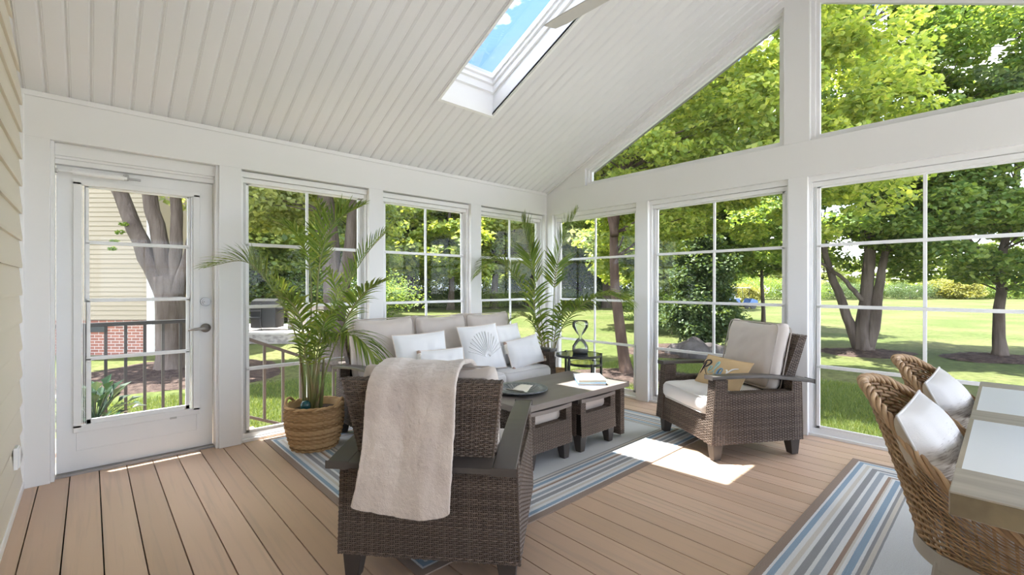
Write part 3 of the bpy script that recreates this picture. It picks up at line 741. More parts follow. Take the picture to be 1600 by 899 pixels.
def ottoman(label, loc):
    t = thing('wicker_ottoman', label, 'ottoman', loc, group='ottomans nested under the coffee table'); W2 = [M['wick'], M['wickcore']]
    w_, l_ = .235, .215          # half depth (x), half width (y)
    b_ = MB(); zt, z0 = .382, .115
    for s_ in (-1, 1):           # sides facing x have the hand hole
        xa, xb = sorted((s_ * w_, s_ * (w_ - .05)))
        wbox(b_, bx8(xa, xb, -l_, l_, z0, .285, (.008 if s_ < 0 else 0, .008 if s_ > 0 else 0, 0, 0)), 'lrt')
        for q in (-1, 1):
            ya, yb = sorted((q * l_, q * (l_ - .055))); wbox(b_, bx8(xa, xb, ya, yb, .285, zt - .012), 'fblr')
        ya, yb = sorted((s_ * l_, s_ * (l_ - .05))); wbox(b_, bx8(-w_ + .05, w_ - .05, ya, yb, z0, zt), 'fbt')
    b_.box(-w_ + .04, w_ - .04, -l_ + .04, l_ - .04, .2, .24, 1)
    b_.build('body', W2, t)
    for s_ in (-1, 1):           # curved top rail over the hole
        r_ = MB(); ys = np.linspace(-l_, l_, 13); V = []; F = []
        for y_ in ys:
            zz_ = zt + .006 - .008 * (1 - (y_ / l_) ** 2); xa = s_ * (w_ + .004); xb = s_ * (w_ - .055)
            V += [(xa, y_, zz_ + .012), (xb, y_, zz_ + .012), (xb, y_, zz_ - .016), (xa, y_, zz_ - .016)]
        for i in range(12):
            for j in range(4): F.append((i * 4 + j, i * 4 + (j + 1) % 4, (i + 1) * 4 + (j + 1) % 4, (i + 1) * 4 + j))
        F += [(0, 1, 2, 3), (51, 50, 49, 48)]; r_.add(V, F); r_.build('top_rail', M['ttop'], t, bevel=.003)
    for sx in (-1, 1):
        for sy in (-1, 1):
            f = MB(); foot(f, sx * (w_ - .042), sy * (l_ - .042), sx, sy, .125, .040, .024); f.build('leg', M['foot'], t, bevel=.003)
    c = MB(); cushion(c, 2 * w_ - .12, 2 * l_ - .11, .10, r=.03, crown=.01, seed=3); o = c.build('cushion', M['cush'], t, smooth=True); o.location = (0, 0, .318)
    return t
ot1 = ottoman('wicker ottoman under the near end of the coffee table', (-2.378, 2.345, RUGZ))
ot2 = ottoman('wicker ottoman under the far end of the coffee table', (-2.378, 2.885, RUGZ))

# ---- things on the coffee table
ZT = .4585
dish = thing('round_tray', 'round dark patterned dish standing on the coffee table', 'tray', (-2.47, 2.36, ZT))
M['dish'] = mat('dark_glaze', (.075, .085, .095), .3, .5, noise=((40, 40, 40), (.16, .17, .18), .4, .6))
M['dishin'] = mat('ribbed_inlay', (.30, .30, .30), .55, .4)
rand_island(M['dishin'], (.12, .13, .14), (.30, .30, .31), (.5, .49, .48))
d_ = MB(); d_.lathe([(0, .004), (.10, .004), (.125, .010), (.155, .028), (.198, .036), (.208, .033), (.206, .026), (.165, .018), (.130, .0), (0, .0)], n=48); d_.build('dish_body', M['dish'], dish, smooth=True)
d_ = MB()
for k in range(64):
    a = 2 * math.pi * k / 64; c, s_ = math.cos(a), math.sin(a); q = .004
    d_.add([(c * .100 - s_ * q * .7, s_ * .100 + c * q * .7, .0065), (c * .100 + s_ * q * .7, s_ * .100 - c * q * .7, .0065), (c * .152 + s_ * q, s_ * .152 - c * q, .0295), (c * .152 - s_ * q, s_ * .152 + c * q, .0295)], [(0, 1, 2, 3)])
d_.build('ribbed_inlay', M['dishin'], dish)
M['paper'] = mat('cream_paper', (.80, .76, .66), .8, .2)
d_ = MB(); g = np.zeros((9, 7, 3))
for i in range(9):
    for j in range(7):
        u_, v_ = i / 8 - .5, j / 6 - .5; g[i, j] = (u_ * .21, v_ * .15 * (1 - .35 * i / 8), .016 + .018 * (abs(u_) * 2) ** 2 + .008 * math.sin(7 * u_))
d_.grid(g); o = d_.build('paper_sheet', M['paper'], smooth=True); so_ = o.modifiers.new('thick', 'SOLIDIFY'); so_.thickness = .002
o.location = (-2.455, 2.355, ZT + .006); o.rotation_euler.z = 1.9; tag(o, 'folded cream paper lying in the dark round dish', 'paper')
def book(label, loc, rz, w_, l_, h_, cover, page):
    t = thing('book', label, 'book', loc, rz, group='books on the coffee table')
    c = MB(); c.box(-w_ / 2, w_ / 2, -l_ / 2, l_ / 2, 0, .003); c.box(-w_ / 2, w_ / 2, -l_ / 2, l_ / 2, h_ - .003, h_); c.box(-w_ / 2, -w_ / 2 + .003, -l_ / 2, l_ / 2, .003, h_ - .003); c.build('cover', cover, t, bevel=.0008)
    c = MB(); c.box(-w_ / 2 + .003, w_ / 2 - .005, -l_ / 2 + .005, l_ / 2 - .005, .003, h_ - .003); c.build('pages', page, t)
    return t
M['bblue'] = mat('blue_cover', (.20, .36, .58), .4, .4, noise=((18, 18, 18), (.10, .22, .42), .45, .6)); M['page'] = mat('pages', (.78, .73, .62), .8, .2)
M['bwhite'] = mat('white_cover', (.78, .80, .82), .35, .4, noise=((9, 14, 9), (.55, .68, .78), .55, .65)); M['bpage2'] = mat('cream_pages', (.72, .60, .42), .8, .2)
book('thin blue book lying under the white one on the coffee table', (-2.345, 3.035, ZT), math.radians(47), .225, .285, .018, M['bblue'], M['page'])
book('white covered picture book on top of the blue book', (-2.350, 3.040, ZT + .0185), math.radians(49), .225, .28, .024, M['bwhite'], M['bpage2'])

# ---- throw pillows
def pillow(name, label, w_, h_, t_, m, loc, rot, group=None, n=20, extra=None, parent=None, flat=.5, cat='pillow', pn=.055):
    u = np.linspace(-1, 1, n + 1); U_, V_ = np.meshgrid(u, u, indexing='ij'); q = np.random.default_rng(abs(hash(label)) % 1000 if False else len(label)); ph = q.uniform(0, 6, 4)
    th = t_ / 2 * ((1 - np.abs(U_) ** 2.6) * (1 - np.abs(V_) ** 2.6)) ** flat
    pin = 1 - pn * (1 - np.abs(U_) ** 2); pin2 = 1 - pn * (1 - np.abs(V_) ** 2)
    X = U_ * w_ / 2 * pin2; Y = V_ * h_ / 2 * pin
    wz = .003 * np.sin(6 * U_ + 4 * V_ + ph[0]) * np.sin(5 * V_ - 3 * U_ + ph[1]) + .002 * np.sin(14 * U_ + ph[2]) * (1 - V_ ** 2)
    mb = MB(); mb.grid(np.stack([X, Y, th + wz * (th > .01)], -1)); mb.grid(np.stack([X, Y, -th], -1)[::-1])
    t = thing(name, label, cat, loc, 0, group); t.rotation_euler = rot
    mb.build('pillow_body', m, t, smooth=True)
    e = np.concatenate([np.stack([X[:, 0], Y[:, 0]], 1), np.stack([X[-1, 1:], Y[-1, 1:]], 1), np.stack([X[-2::-1, -1], Y[-2::-1, -1]], 1), np.stack([X[0, -2:0:-1], Y[0, -2:0:-1]], 1)])
    p_ = MB(); p_.tube(np.c_[e, np.zeros(len(e))], .004, 6, closed=True); p_.build('piping', extra or m, t, smooth=True)
    t['_s'] = 0; del t['_s']
    return t
def tassel(par, x, y, ang=0, L=.085):
    b_ = MB(); b_.lathe([(0, .018), (.012, .014), (.018, 0), (.012, -.014), (0, -.018)], (x, y, .012), 14); b_.build('bead', M['bead'], par, smooth=True)
    k = MB(); q = np.random.default_rng(int(abs(x) * 1000))
    for i in range(26):
        a = q.uniform(0, 6.28); r_ = q.uniform(.003, .020); dx, dy = math.cos(a) * r_, math.sin(a) * r_
        ex, ey = rot2((dx * 1.3, -L), ang)
        k.tube([(x, y - .012, .012), (x + ex * .3 + dx * .5, y + ey * .3, .014 + dy * .6), (x + ex, y + ey, .012 + dy)], .0022, 5)
    k.lathe([(.004, .02), (.014, .012), (.018, 0), (.010, -.012)], (x, y - .02, .012), 12); k.build('tassel', M['tassel'], par)
# sofa: faces +X.  pillow local x -> +Y (world), local y -> up, local z -> +X
def sp(lean, roll=0, yaw=0):   # euler for a pillow leaning back by lean, seen from +X
    R_ = Matrix.Rotation(yaw, 3, 'Z') @ Matrix.Rotation(-lean, 3, 'Y') @ Matrix(((0, 0, 1), (1, 0, 0), (0, 1, 0))) @ Matrix.Rotation(roll, 3, 'Z')
    return R_.to_euler()
p1 = pillow('throw_pillow', 'plain white pillow with corner piping at the left end of the sofa', .50, .40, .13, M['pwhite'], (-3.46, 2.13, .645), sp(.30, .03, -.12), extra=M['ptrim'])
p2 = pillow('lumbar_pillow', 'white lumbar pillow with tassel in front of the left plain pillow', .44, .26, .12, M['pwhite'], (-3.30, 2.23, .578), sp(.30, .0, -.15), extra=M['ptrim'])
tassel(p2, -.205, .115, 0, .10); tassel(p2, .205, -.10, .2, .05)
p3 = pillow('shell_pillow', 'square white pillow embroidered with a fan shell, middle of the sofa', .45, .45, .14, M['pwhite'], (-3.39, 2.74, .665), sp(.38, .04, -.1), extra=M['ptrim'])
s_ = MB()
for k in range(15):
    a = math.radians(20 + 140 * k / 14); pts = []
    for j in range(9):
        r_ = .02 + .20 * j / 8; x, y = r_ * math.cos(a) * .9, -.115 + r_ * math.sin(a) * 1.15
        U_, V_ = x / .225, y / .225; pts.append((x, y, .07 * ((1 - abs(U_) ** 2.6) * (1 - abs(V_) ** 2.6)) ** .5 + .0035))
    s_.tube(pts, .0046, 5)
s_.build('shell_embroidery', M['pwhite'], p3, smooth=True)
p4 = pillow('throw_pillow', 'square white pillow behind the tasselled one, right end of the sofa', .42, .42, .13, M['pwhite'], (-3.46, 3.13, .655), sp(.34, .02, .02), extra=M['ptrim'])
p5 = pillow('lumbar_pillow', 'white lumbar pillow with tassels leaning at the right end of the sofa', .46, .29, .12, M['pwhite'], (-3.28, 3.20, .592), sp(.36, .12, -.05), extra=M['ptrim'])
tassel(p5, -.222, .125, -.1, .10); tassel(p5, -.215, -.13, .2, .045); tassel(p5, .222, -.115, .9, .05)
# tan pillow on the right chair, built in chair coordinates
def chair_to_world(c, rz, p): x, y = rot2(p, rz); return (c[0] + x, c[1] + y, p[2])
Rz = Matrix.Rotation(RR, 3, 'Z'); base = Matrix(((-1, 0, 0), (0, 0, 1), (0, 1, 0)))
pr = (Matrix.Rotation(RR + .10, 3, 'Z') @ Matrix.Rotation(math.radians(33), 3, 'X') @ base).to_euler()
tp = pillow('script_pillow', 'tan lumbar pillow lettered in blue, white and black on the wicker armchair', .48, .27, .12, M['tan'], chair_to_world(RC, RR, (-.03, .045, .555)), pr)
# hand-lettered word across it
M['ink0'] = mat('ink_black', (.03, .03, .045), .6); M['ink1'] = mat('ink_teal', (.33, .55, .56), .6); M['ink2'] = mat('ink_blue', (.16, .32, .50), .6); M['ink3'] = mat('ink_white', (.85, .86, .86), .6)
def onp(x, y):
    U_, V_ = x / .24, y / .135
    return (x, y, .06 * max(0, (1 - abs(U_) ** 2.6) * (1 - abs(V_) ** 2.6)) ** .5 + .0022)
def stroke(pts, m, r0=.0045):
    P = np.array(pts, float); tt = np.linspace(0, len(P) - 1, len(P) * 6); out = []
    for q in tt:
        i = min(int(q), len(P) - 2); f_ = q - i
        p0, p1_, p2_, p3_ = P[max(i - 1, 0)], P[i], P[i + 1], P[min(i + 2, len(P) - 1)]
        out.append(.5 * ((2 * p1_) + (-p0 + p2_) * f_ + (2 * p0 - 5 * p1_ + 4 * p2_ - p3_) * f_ ** 2 + (-p0 + 3 * p1_ - 3 * p2_ + p3_) * f_ ** 3))
    k = MB(); L = len(out); k.tube([onp(*q) for q in out], [r0 * (.5 + .9 * math.sin(math.pi * min(1, .15 + i / L)) ** 2) for i in range(L)], 6); return k
def put(k, m, nm='letter'): return k.build(nm, m, tp, smooth=True)
put(stroke([(-.150, .050), (-.160, .0), (-.168, -.055)], 0), M['ink0']); put(stroke([(-.185, .020), (-.165, .062), (-.120, .070), (-.095, .045), (-.125, .012), (-.158, .004), (-.125, -.020), (-.085, -.060)], 0), M['ink0'])
put(stroke([(-.088, -.022), (-.060, -.008), (-.058, .016), (-.078, .014), (-.086, -.020), (-.066, -.042), (-.040, -.030)], 0), M['ink1'])
put(stroke([(-.040, -.030), (-.010, .030), (-.012, .068), (-.028, .050), (-.026, -.010), (-.012, -.040), (.008, -.030)], 0), M['ink1'])
put(stroke([(.060, .010), (.038, .016), (.020, -.006), (.022, -.034), (.044, -.030), (.060, .008), (.058, -.028), (.078, -.034)], 0, .006), M['ink2'])
put(stroke([(.085, .014), (.100, .010), (.112, -.030), (.128, -.038)], 0), M['ink3']); put(stroke([(.180, .050), (.140, .030), (.105, -.012), (.082, -.038)], 0), M['ink3'])

# ---- fur throw over the back of the front chair (draped cloth, chair coordinates)
def throw():
    nx, ns = 46, 120
    # profile in (y, z): from the front of the back cushion, over the top, down behind
    prof = [(-.12, .76), (-.155, .85), (-.23, .900), (-.33, .910), (-.42, .895), (-.476, .862), (-.492, .80), (-.498, .70), (-.505, .60), (-.512, .50), (-.510, .42), (-.506, .375)]
    P = np.array(prof); d_ = np.r_[0, np.cumsum(np.linalg.norm(np.diff(P, axis=0), axis=1))]; s = np.linspace(0, d_[-1], ns)
    Yp = np.interp(s, d_, P[:, 0]); Zp = np.interp(s, d_, P[:, 1])
    k_ = np.ones(7) / 7; Yp[3:-3] = np.convolve(Yp, k_, 'valid'); Zp[3:-3] = np.convolve(Zp, k_, 'valid')
    G = np.zeros((nx, ns, 3)); q = np.random.default_rng(5)
    for i in range(nx):
        u = i / (nx - 1)
        for j in range(ns):
            v = j / (ns - 1)
            down = max(0, (v - .35) / .65)
            xl = -.212 + .02 * math.sin(3 * v) - .045 * down ** 2 + .006 * math.sin(9 * v); xr = .152 - .012 * down - .006 * math.sin(6 * v + 1) + .045 * max(0, 1 - v / .30) ** .7
            x = xl + (xr - xl) * u
            fold = .006 * math.sin(7 * u + 2.6 * v) + .0035 * math.sin(15 * u - 4 * v + 1) + .0015 * math.sin(31 * u + 5 * v)
            hem = down ** 3 * (.008 * math.sin(6.2 * u + 1.2) - .008 * u + .016 * (abs(2 * u - 1) ** 14))
            y_ = Yp[j] - (fold + .016) * (0.25 + .75 * down); z_ = Zp[j] + (1 - down) * (fold + .014) * .7 + hem
            G[i, j] = (x, y_, z_)
    mb = MB(); mb.grid(G)
    o = mb.build('fur_throw', M['throw'], smooth=True, loc=(FC[0], FC[1], RUGZ), rz=FR)
    so = o.modifiers.new('thick', 'SOLIDIFY'); so.thickness = .020; so.offset = 0
    sb = o.modifiers.new('sub', 'SUBSURF'); sb.levels = 2; sb.render_levels = 2
    for sc_, st in ((.06, .007), (.014, .0022)):
        tx = bpy.data.textures.new('fur', 'CLOUDS'); tx.noise_scale = sc_; dm = o.modifiers.new('disp', 'DISPLACE'); dm.texture = tx; dm.strength = st; dm.mid_level = .5
    tag(o, 'pale beige fur throw draped over the back of the near armchair', 'throw blanket')
throw()

# ---- nested black side tables in the corner
def side_table(label, loc, r_, h_, ang, top):
    t = thing('side_table', label, 'side table', loc, group='nested round black side tables')
    k = MB(); k.lathe([(0, h_ - .022), (r_, h_ - .022), (r_, h_), (r_ - .008, h_), (r_ - .008, h_ - .007), (0, h_ - .007)], n=48); k.build('tabletop', M['black'], t, bevel=0)
    k = MB(); k.lathe([(0, h_ - .007), (r_ - .009, h_ - .007), (r_ - .009, h_ - .002), (0, h_ - .002)], n=48); k.build('glass_inset', top, t)
    for a in ang:
        a = math.radians(a); k = MB(); x, y = r_ * math.cos(a) * .99, r_ * math.sin(a) * .99
        k.hexa([(x - .009, y - .009, 0), (x + .009, y - .009, 0), (x + .009, y + .009, 0), (x - .009, y + .009, 0), (x - .009, y - .009, h_ + .006), (x + .009, y - .009, h_ + .006), (x + .009, y + .009, h_ + .006), (x - .009, y + .009, h_ + .006)]); k.build('leg', M['black'], t)
    return t
M['gtop'] = mat('black_glass', (.05, .055, .06), .08, .6)
side_table('taller round black side table carrying the hourglass', (-2.865, 3.535, RUGZ), .222, .575, (45, 165, 285), M['gtop'])
side_table('lower round black side table tucked under the taller one', (-2.80, 3.56, RUGZ), .165, .495, (100, 220, 330), M['gtop'])
hg = thing('hourglass', 'clear glass hourglass vase standing on the taller black side table', 'hourglass', (-2.865, 3.56, .575 + RUGZ))
M['hglass'] = glassmat('thin_glass', (.93, .955, .945), 1.5, 1.5, .03, (.8, .85, .82)); M['sand'] = mat('grey_sand', (.17, .165, .16), .9)
k = MB(); k.lathe([(.0, .0), (.072, .0), (.080, .03), (.076, .075), (.045, .125), (.012, .160), (.012, .172), (.045, .21), (.078, .265), (.078, .30), (.066, .325), (.0, .327)], n=40); k.build('glass_bulbs', M['hglass'], hg, smooth=True)
k = MB(); k.lathe([(0, .004), (.070, .004), (.076, .03), (.060, .040), (0, .052)], n=32); k.build('sand', M['sand'], hg, smooth=True)

# ---- baskets and pots
M['seagrass'] = mat('seagrass', (.40, .25, .12), .8, .2); rand_island(M['seagrass'], (.26, .155, .075), (.44, .28, .14), (.62, .43, .24))
def basket(label, loc, r0, r1, h_, rows=21):
    t = thing('woven_basket', label, 'basket', loc); mb = MB()
    def SF(u, v):
        v_ = np.clip(v, 0, 1); r_ = r0 + (r1 - r0) * np.sin(np.minimum(v_ * 1.9, 1.57)) - .012 * v_ ** 3; a = 2 * np.pi * u
        return np.stack([np.cos(a) * r_, np.sin(a) * r_, v_ * h_], 1), np.stack([np.cos(a), np.sin(a), 0 * a], 1)
    weave(mb, SF, 37, rows, .0065, .47, 0, closed=True, per=3)
    prof = [(0, .004), (r0 - .01, .004)] + [(r0 + (r1 - r0) * math.sin(min(v * 1.9, 1.57)) - .012 * v ** 3 - .006, v * h_) for v in np.linspace(.02, 1, 10)] + [(r1 - .03, h_), (r1 - .035, h_ - .05), (0, h_ - .06)]
    mb.lathe(prof, n=36, mat=0)
    mb.build('basket_wall', [M['seagrass']], t)
    k = MB(); th = np.linspace(0, 2 * np.pi, 60, endpoint=False)
    for i in range(3):
        k.tube([((r1 - .014 + .007 * math.cos(9 * a + 2.1 * i)) * math.cos(a), (r1 - .014 + .007 * math.cos(9 * a + 2.1 * i)) * math.sin(a), h_ + .007 * math.sin(9 * a + 2.1 * i)) for a in th], .008, 6, closed=True)
    k.build('rim', M['seagrass'], t, smooth=True)
    for s_ in (0, math.pi):
        k = MB(); a0 = 47.3 * math.pi / 180 + s_; pts = []
        for q in np.linspace(-.42, .42, 11): pts.append(((r1 - .012) * math.cos(a0 + q), (r1 - .012) * math.sin(a0 + q), h_ - .01 + .055 * math.cos(q / .42 * math.pi / 2)))
        k.tube(pts, .011, 8); k.build('handle', M['seagrass'], t, smooth=True)
    s_ = MB(); s_.lathe([(0, h_ - .035), (r1 - .04, h_ - .045)], n=24); s_.build('soil', M['mulch'], t, smooth=True)
    return t
BK = (-3.655, 1.285, RUGZ)
basket('woven seagrass basket holding the tall palm beside the door', BK, .165, .218, .325)
k = thing('watering_globe', 'small dark teal glass watering globe stuck in the basket soil', 'watering globe', (-3.575, 1.19, .345)); M['teal'] = mat('teal_glass', (.01, .07, .08), .08, .6)
g = MB(); g.lathe([(0, .045), (.022, .040), (.035, .022), (.038, 0), (.030, -.025), (.010, -.042), (.006, -.10), (0, -.10)], n=24); g.build('globe', M['teal'], k, smooth=True)
PK = (-3.72, 3.93, 0)
pt = thing('round_planter', 'dark round planter behind the right end of the sofa', 'planter', (PK[0], PK[1], RUGZ)); g = MB(); g.lathe([(0, 0), (.11, 0), (.145, .05), (.15, .38), (.155, .40), (.142, .40), (.138, .36), (0, .35)], n=32); g.build('planter_wall', M['potdark'], pt, smooth=False)
basket('low brown woven basket on the floor behind the sofa arm', (-3.30, 3.72, RUGZ), .10, .125, .33, 22)

# ---- dining corner: table, rattan chairs, pillows
DT = thing('dining_table', 'dining table with white inlaid top panels and grey wood frame, bottom right', 'dining table', (0, 0, RUGZ)); M['tw'] = mat('table_wood', (.36, .30, .22), .45, .4, noise=((22, 2.5, 3), (.22, .18, .125), .35, .75), bump=((40, 6, 6), .1, .002)); M['tin'] = mat('white_inlay', (.74, .755, .775), .28, .5)
M['tend'] = mat('end_grain', (.21, .165, .095), .5, .4, noise=((18, 3, 14), (.13, .10, .06), .35, .75)); M['tw2'] = mat('table_wood_cross', (.40, .35, .28), .42, .4, noise=((2.5, 30, 3), (.28, .24, .19), .35, .75), bump=((6, 40, 6), .1, .002))
x0, x1, y0, y1, zt = -.098, .96, 1.535, 3.42, .743
t = MB(); t.box(x0 + .012, x1 - .012, y0 + .215, y1 - .015, zt - .055, zt - .0005); t.build('inlay_panel', M['tin'], DT)
for (a, b_) in ((y0, y0 + .215), (2.43, 2.62), (y1 - .16, y1)):
    t = MB(); t.box(x0, x1, a, b_, zt - .058, zt + .001); t.build('cross_board', M['tw2'], DT, bevel=.003)
for a in (x0, x1 - .012): t = MB(); t.box(a, a + .012, y0 + .215, y1 - .16, zt - .058, zt); t.build('edge_rail', M['tw'], DT)
t = MB(); t.box(x0 + .003, x1 - .003, y0 - .002, y0 + .001, zt - .055, zt - .003); t.build('end_grain', M['tend'], DT)
for x in (.12, .74):
    for y in (y0 + .16, y1 - .16):
        t = MB(); t.box(x, x + .09, y - .045, y + .045, 0, zt - .058); t.build('leg', M['tw'], DT, bevel=.003)
M['rattan'] = mat('rattan', (.36, .22, .11), .5, .4); rand_island(M['rattan'], (.25, .15, .08), (.38, .24, .13), (.52, .35, .20))
M['frameg'] = mat('grey_wood_base', (.33, .30, .26), .5, .4)
def rattan_chair(label, loc):
    t = thing('rattan_dining_chair', label, 'dining chair', loc, group='rattan barrel chairs at the dining table')
    ZB, cz = .40, .42
    # plan: open U facing +x.  u 0..1 goes from the right front tip round the back to the left front tip
    def SF(u, v):
        a = (u - .5) * 2                                # -1..1, 0 = middle of the back
        phi = a * 1.56                                  # radians round the back
        fr = np.clip((np.abs(a) - .62) / .38, 0, 1)
        zt_ = np.interp(np.abs(np.degrees(phi)), [0, 12, 22, 32, 43, 55, 65, 75, 82, 100], [.888, .885, .872, .835, .780, .700, .628, .578, .553, .530])
        lean = .165 * v ** 1.1 * np.cos(phi) ** 1.0
        rx = .250 + lean; ry = .262 + .030 * v
        x = -rx * np.cos(phi) + .10 * fr; y = ry * np.sin(phi)
        z_ = ZB + (zt_ - ZB) * v
        n_ = np.stack([-np.cos(phi), np.sin(phi), .0 * phi + .1], 1); n_ /= np.linalg.norm(n_, axis=1)[:, None]
        return np.stack([x, y, z_], 1), n_
    mb = MB(); nu = 34
    weave(mb, SF, nu, 36, .0055, .50, 0, per=4)
    for i in range(nu + 1):                               # upright stakes
        v = np.linspace(0, 1, 9); P, _ = SF(np.full(9, i / nu), v); mb.tube(P, .0042, 5)
    mb.build('woven_shell', M['rattan'], t, smooth=True)
    k = MB(); u = np.linspace(0, 1, 110); P, Nn = SF(u, np.ones(110))
    for j in range(4):                                    # twisted rim, four canes
        off = .012 * (np.cos(u * 70 + j * 1.57)[:, None] * Nn + np.sin(u * 70 + j * 1.57)[:, None] * np.array([0, 0, 1.]))
        k.tube(P + off, .0072, 6)
    k.build('braided_rim', M['rattan'], t, smooth=True)
    k = MB(); P, Nn = SF(u, np.zeros(110)); V = np.stack([P + Nn * .010 + [0, 0, .012], P + Nn * .014 + [0, 0, -.035], P - Nn * .02 + [0, 0, -.035], P - Nn * .02 + [0, 0, .012]], 1)
    F = [(i * 4 + j, i * 4 + (j + 1) % 4, (i + 1) * 4 + (j + 1) % 4, (i + 1) * 4 + j) for i in range(109) for j in range(4)] + [(0, 1, 2, 3), (439, 438, 437, 436)]
    k.add(V.reshape(-1, 3), F)
    k.box(.14, .20, -.24, .24, ZB - .035, ZB + .012); k.build('seat_frame', M['frameg'], t, smooth=False)
    for sx, sy in ((-1, -1), (-1, 1), (1, -1), (1, 1)):
        f = MB(); x, y = (.17 if sx > 0 else -.15), sy * .20; f.tube([(x, y, ZB - .02), (x + sx * .05, y + sy * .03, .004)], [.022, .013], 10); f.build('leg', M['frameg'], t)
    c = MB(); cushion(c, .36, .44, .07, r=.03, crown=.012, seed=4); o = c.build('seat_cushion', M['cush'], t, smooth=True); o.location = (.03, 0, .455)
    s_ = MB(); s_.box(-.15, .16, -.19, .19, .39, .42); s_.build('seat_deck', M['rattan'], t)
    return t
M['grad'] = mat('ombre_linen', (.72, .70, .68), .9, .15, bump=((300, 300, 300), .4, .0015)); nt = M['grad'].node_tree; b = nt.nodes['Principled BSDF']
tcn = N(nt, 'ShaderNodeTexCoord'); sp_ = N(nt, 'ShaderNodeSeparateXYZ'); nt.links.new(tcn.outputs['Object'], sp_.inputs[0])
mpn = N(nt, 'ShaderNodeMapping'); mpn.inputs['Scale'].default_value = (25, 260, 25); nt.links.new(tcn.outputs['Object'], mpn.inputs[0]); nn = N(nt, 'ShaderNodeTexNoise'); nn.inputs['Scale'].default_value = 1; nn.inputs['Detail'].default_value = 4; nt.links.new(mpn.outputs[0], nn.inputs['Vector'])
r1_ = N(nt, 'ShaderNodeMapRange'); r1_.inputs[1].default_value = .15; r1_.inputs[2].default_value = -.09; r1_.inputs[3].default_value = -.30; r1_.inputs[4].default_value = .42; nt.links.new(sp_.outputs[1], r1_.inputs[0])
ad = N(nt, 'ShaderNodeMath', operation='ADD'); nt.links.new(nn.outputs[0], ad.inputs[0]); nt.links.new(r1_.outputs[0], ad.inputs[1])
r2_ = N(nt, 'ShaderNodeMapRange'); r2_.inputs[1].default_value = .45; r2_.inputs[2].default_value = .72; nt.links.new(ad.outputs[0], r2_.inputs[0])
mxn = N(nt, 'ShaderNodeMix', data_type='RGBA'); nt.links.new(r2_.outputs[0], mxn.inputs['Factor']); mxn.inputs['A'].default_value = (.64, .62, .60, 1); mxn.inputs['B'].default_value = (.26, .22, .20, 1); nt.links.new(mxn.outputs['Result'], b.inputs['Base Color'])
M['beigeback'] = mat('beige_linen', (.50, .43, .34), .9, .15, bump=((300, 300, 300), .3, .001))
c1 = rattan_chair('nearer rattan barrel dining chair tucked under the dining table', (.040, 2.12, RUGZ + .001)); c1.rotation_euler.z = -.14
c2 = copy_tree(c1); c2.location = (.040, 2.86, RUGZ + .001); c2['label'] = 'farther rattan barrel dining chair next to the gable windows'
for lab, y in (('white and taupe faded pillow standing in the nearer rattan chair', 2.13), ('white and taupe faded pillow standing in the farther rattan chair', 2.87)):
    pl = pillow('ombre_pillow', lab, .42, .42, .15, M['grad'], (-.150, y - .01, .650), sp(.42, .05, -.05), group='faded pillows on the rattan chairs', pn=.02)
    u = np.linspace(-1, 1, 21); U_, V_ = np.meshgrid(u, u, indexing='ij'); th = .0765 * ((1 - np.abs(U_) ** 2.6) * (1 - np.abs(V_) ** 2.6)) ** .5
    g = MB(); g.grid(np.stack([U_ * .212 * (1 - .02 * (1 - V_ ** 2)), V_ * .212 * (1 - .02 * (1 - U_ ** 2)), -th], -1)[::-1]); g.build('plain_back', M['beigeback'], pl, smooth=True)
# ------------------------------------------------------------------ outside
GZ = -.60
Fv = np.array([-math.sin(YAW), math.cos(YAW)]); Rv = np.array([math.cos(YAW), math.sin(YAW)])
def at(px, d):          # plan position seen at column px (of the 1600 wide photo) at distance d along the view axis
    p = Fv * d + Rv * (px - 800) / 715 * d; return (float(p[0]), float(p[1]))
M['grass'] = mat('lawn', (.19, .27, .055), .95, .05); nt = M['grass'].node_tree; b = nt.nodes['Principled BSDF']
tcn = N(nt, 'ShaderNodeTexCoord')
n1 = N(nt, 'ShaderNodeTexNoise'); n1.inputs['Scale'].default_value = .35; n1.inputs['Detail'].default_value = 3; nt.links.new(tcn.outputs['Object'], n1.inputs['Vector'])
n2 = N(nt, 'ShaderNodeTexNoise'); n2.inputs['Scale'].default_value = 9; n2.inputs['Detail'].default_value = 6; nt.links.new(tcn.outputs['Object'], n2.inputs['Vector'])
ra = N(nt, 'ShaderNodeValToRGB'); ra.color_ramp.elements[0].position = .35; ra.color_ramp.elements[1].position = .65
ra.color_ramp.elements[0].color = (.072, .095, .028, 1); ra.color_ramp.elements[1].color = (.115, .120, .048, 1); nt.links.new(n1.outputs[0], ra.inputs[0])
rb = N(nt, 'ShaderNodeMapRange'); rb.inputs[1].default_value = .3; rb.inputs[2].default_value = .7; rb.inputs[3].default_value = .65; rb.inputs[4].default_value = 1.25; nt.links.new(n2.outputs[0], rb.inputs[0])
sc_ = N(nt, 'ShaderNodeVectorMath', operation='SCALE'); nt.links.new(ra.outputs[0], sc_.inputs[0]); nt.links.new(rb.outputs[0], sc_.inputs['Scale']); nt.links.new(sc_.outputs[0], b.inputs['Base Color'])
bp = N(nt, 'ShaderNodeBump'); bp.inputs['Strength'].default_value = .8; bp.inputs['Distance'].default_value = .05; nt.links.new(n2.outputs[0], bp.inputs['Height']); nt.links.new(bp.outputs[0], b.inputs['Normal'])
g = MB(); xs = np.linspace(-150, 90, 61); ys = np.linspace(-60, 170, 59); X, Y = np.meshgrid(xs, ys, indexing='ij')
R_ = np.hypot(X, Y); Z = GZ + np.clip(R_ - 22, 0, None) * .004 * np.sin(X * .05 + 1) + 0 * X
g.grid(np.stack([X, Y, Z], -1)[:, ::1]); o = g.build('ground', M['grass'], smooth=True); tag(o, kind='structure')
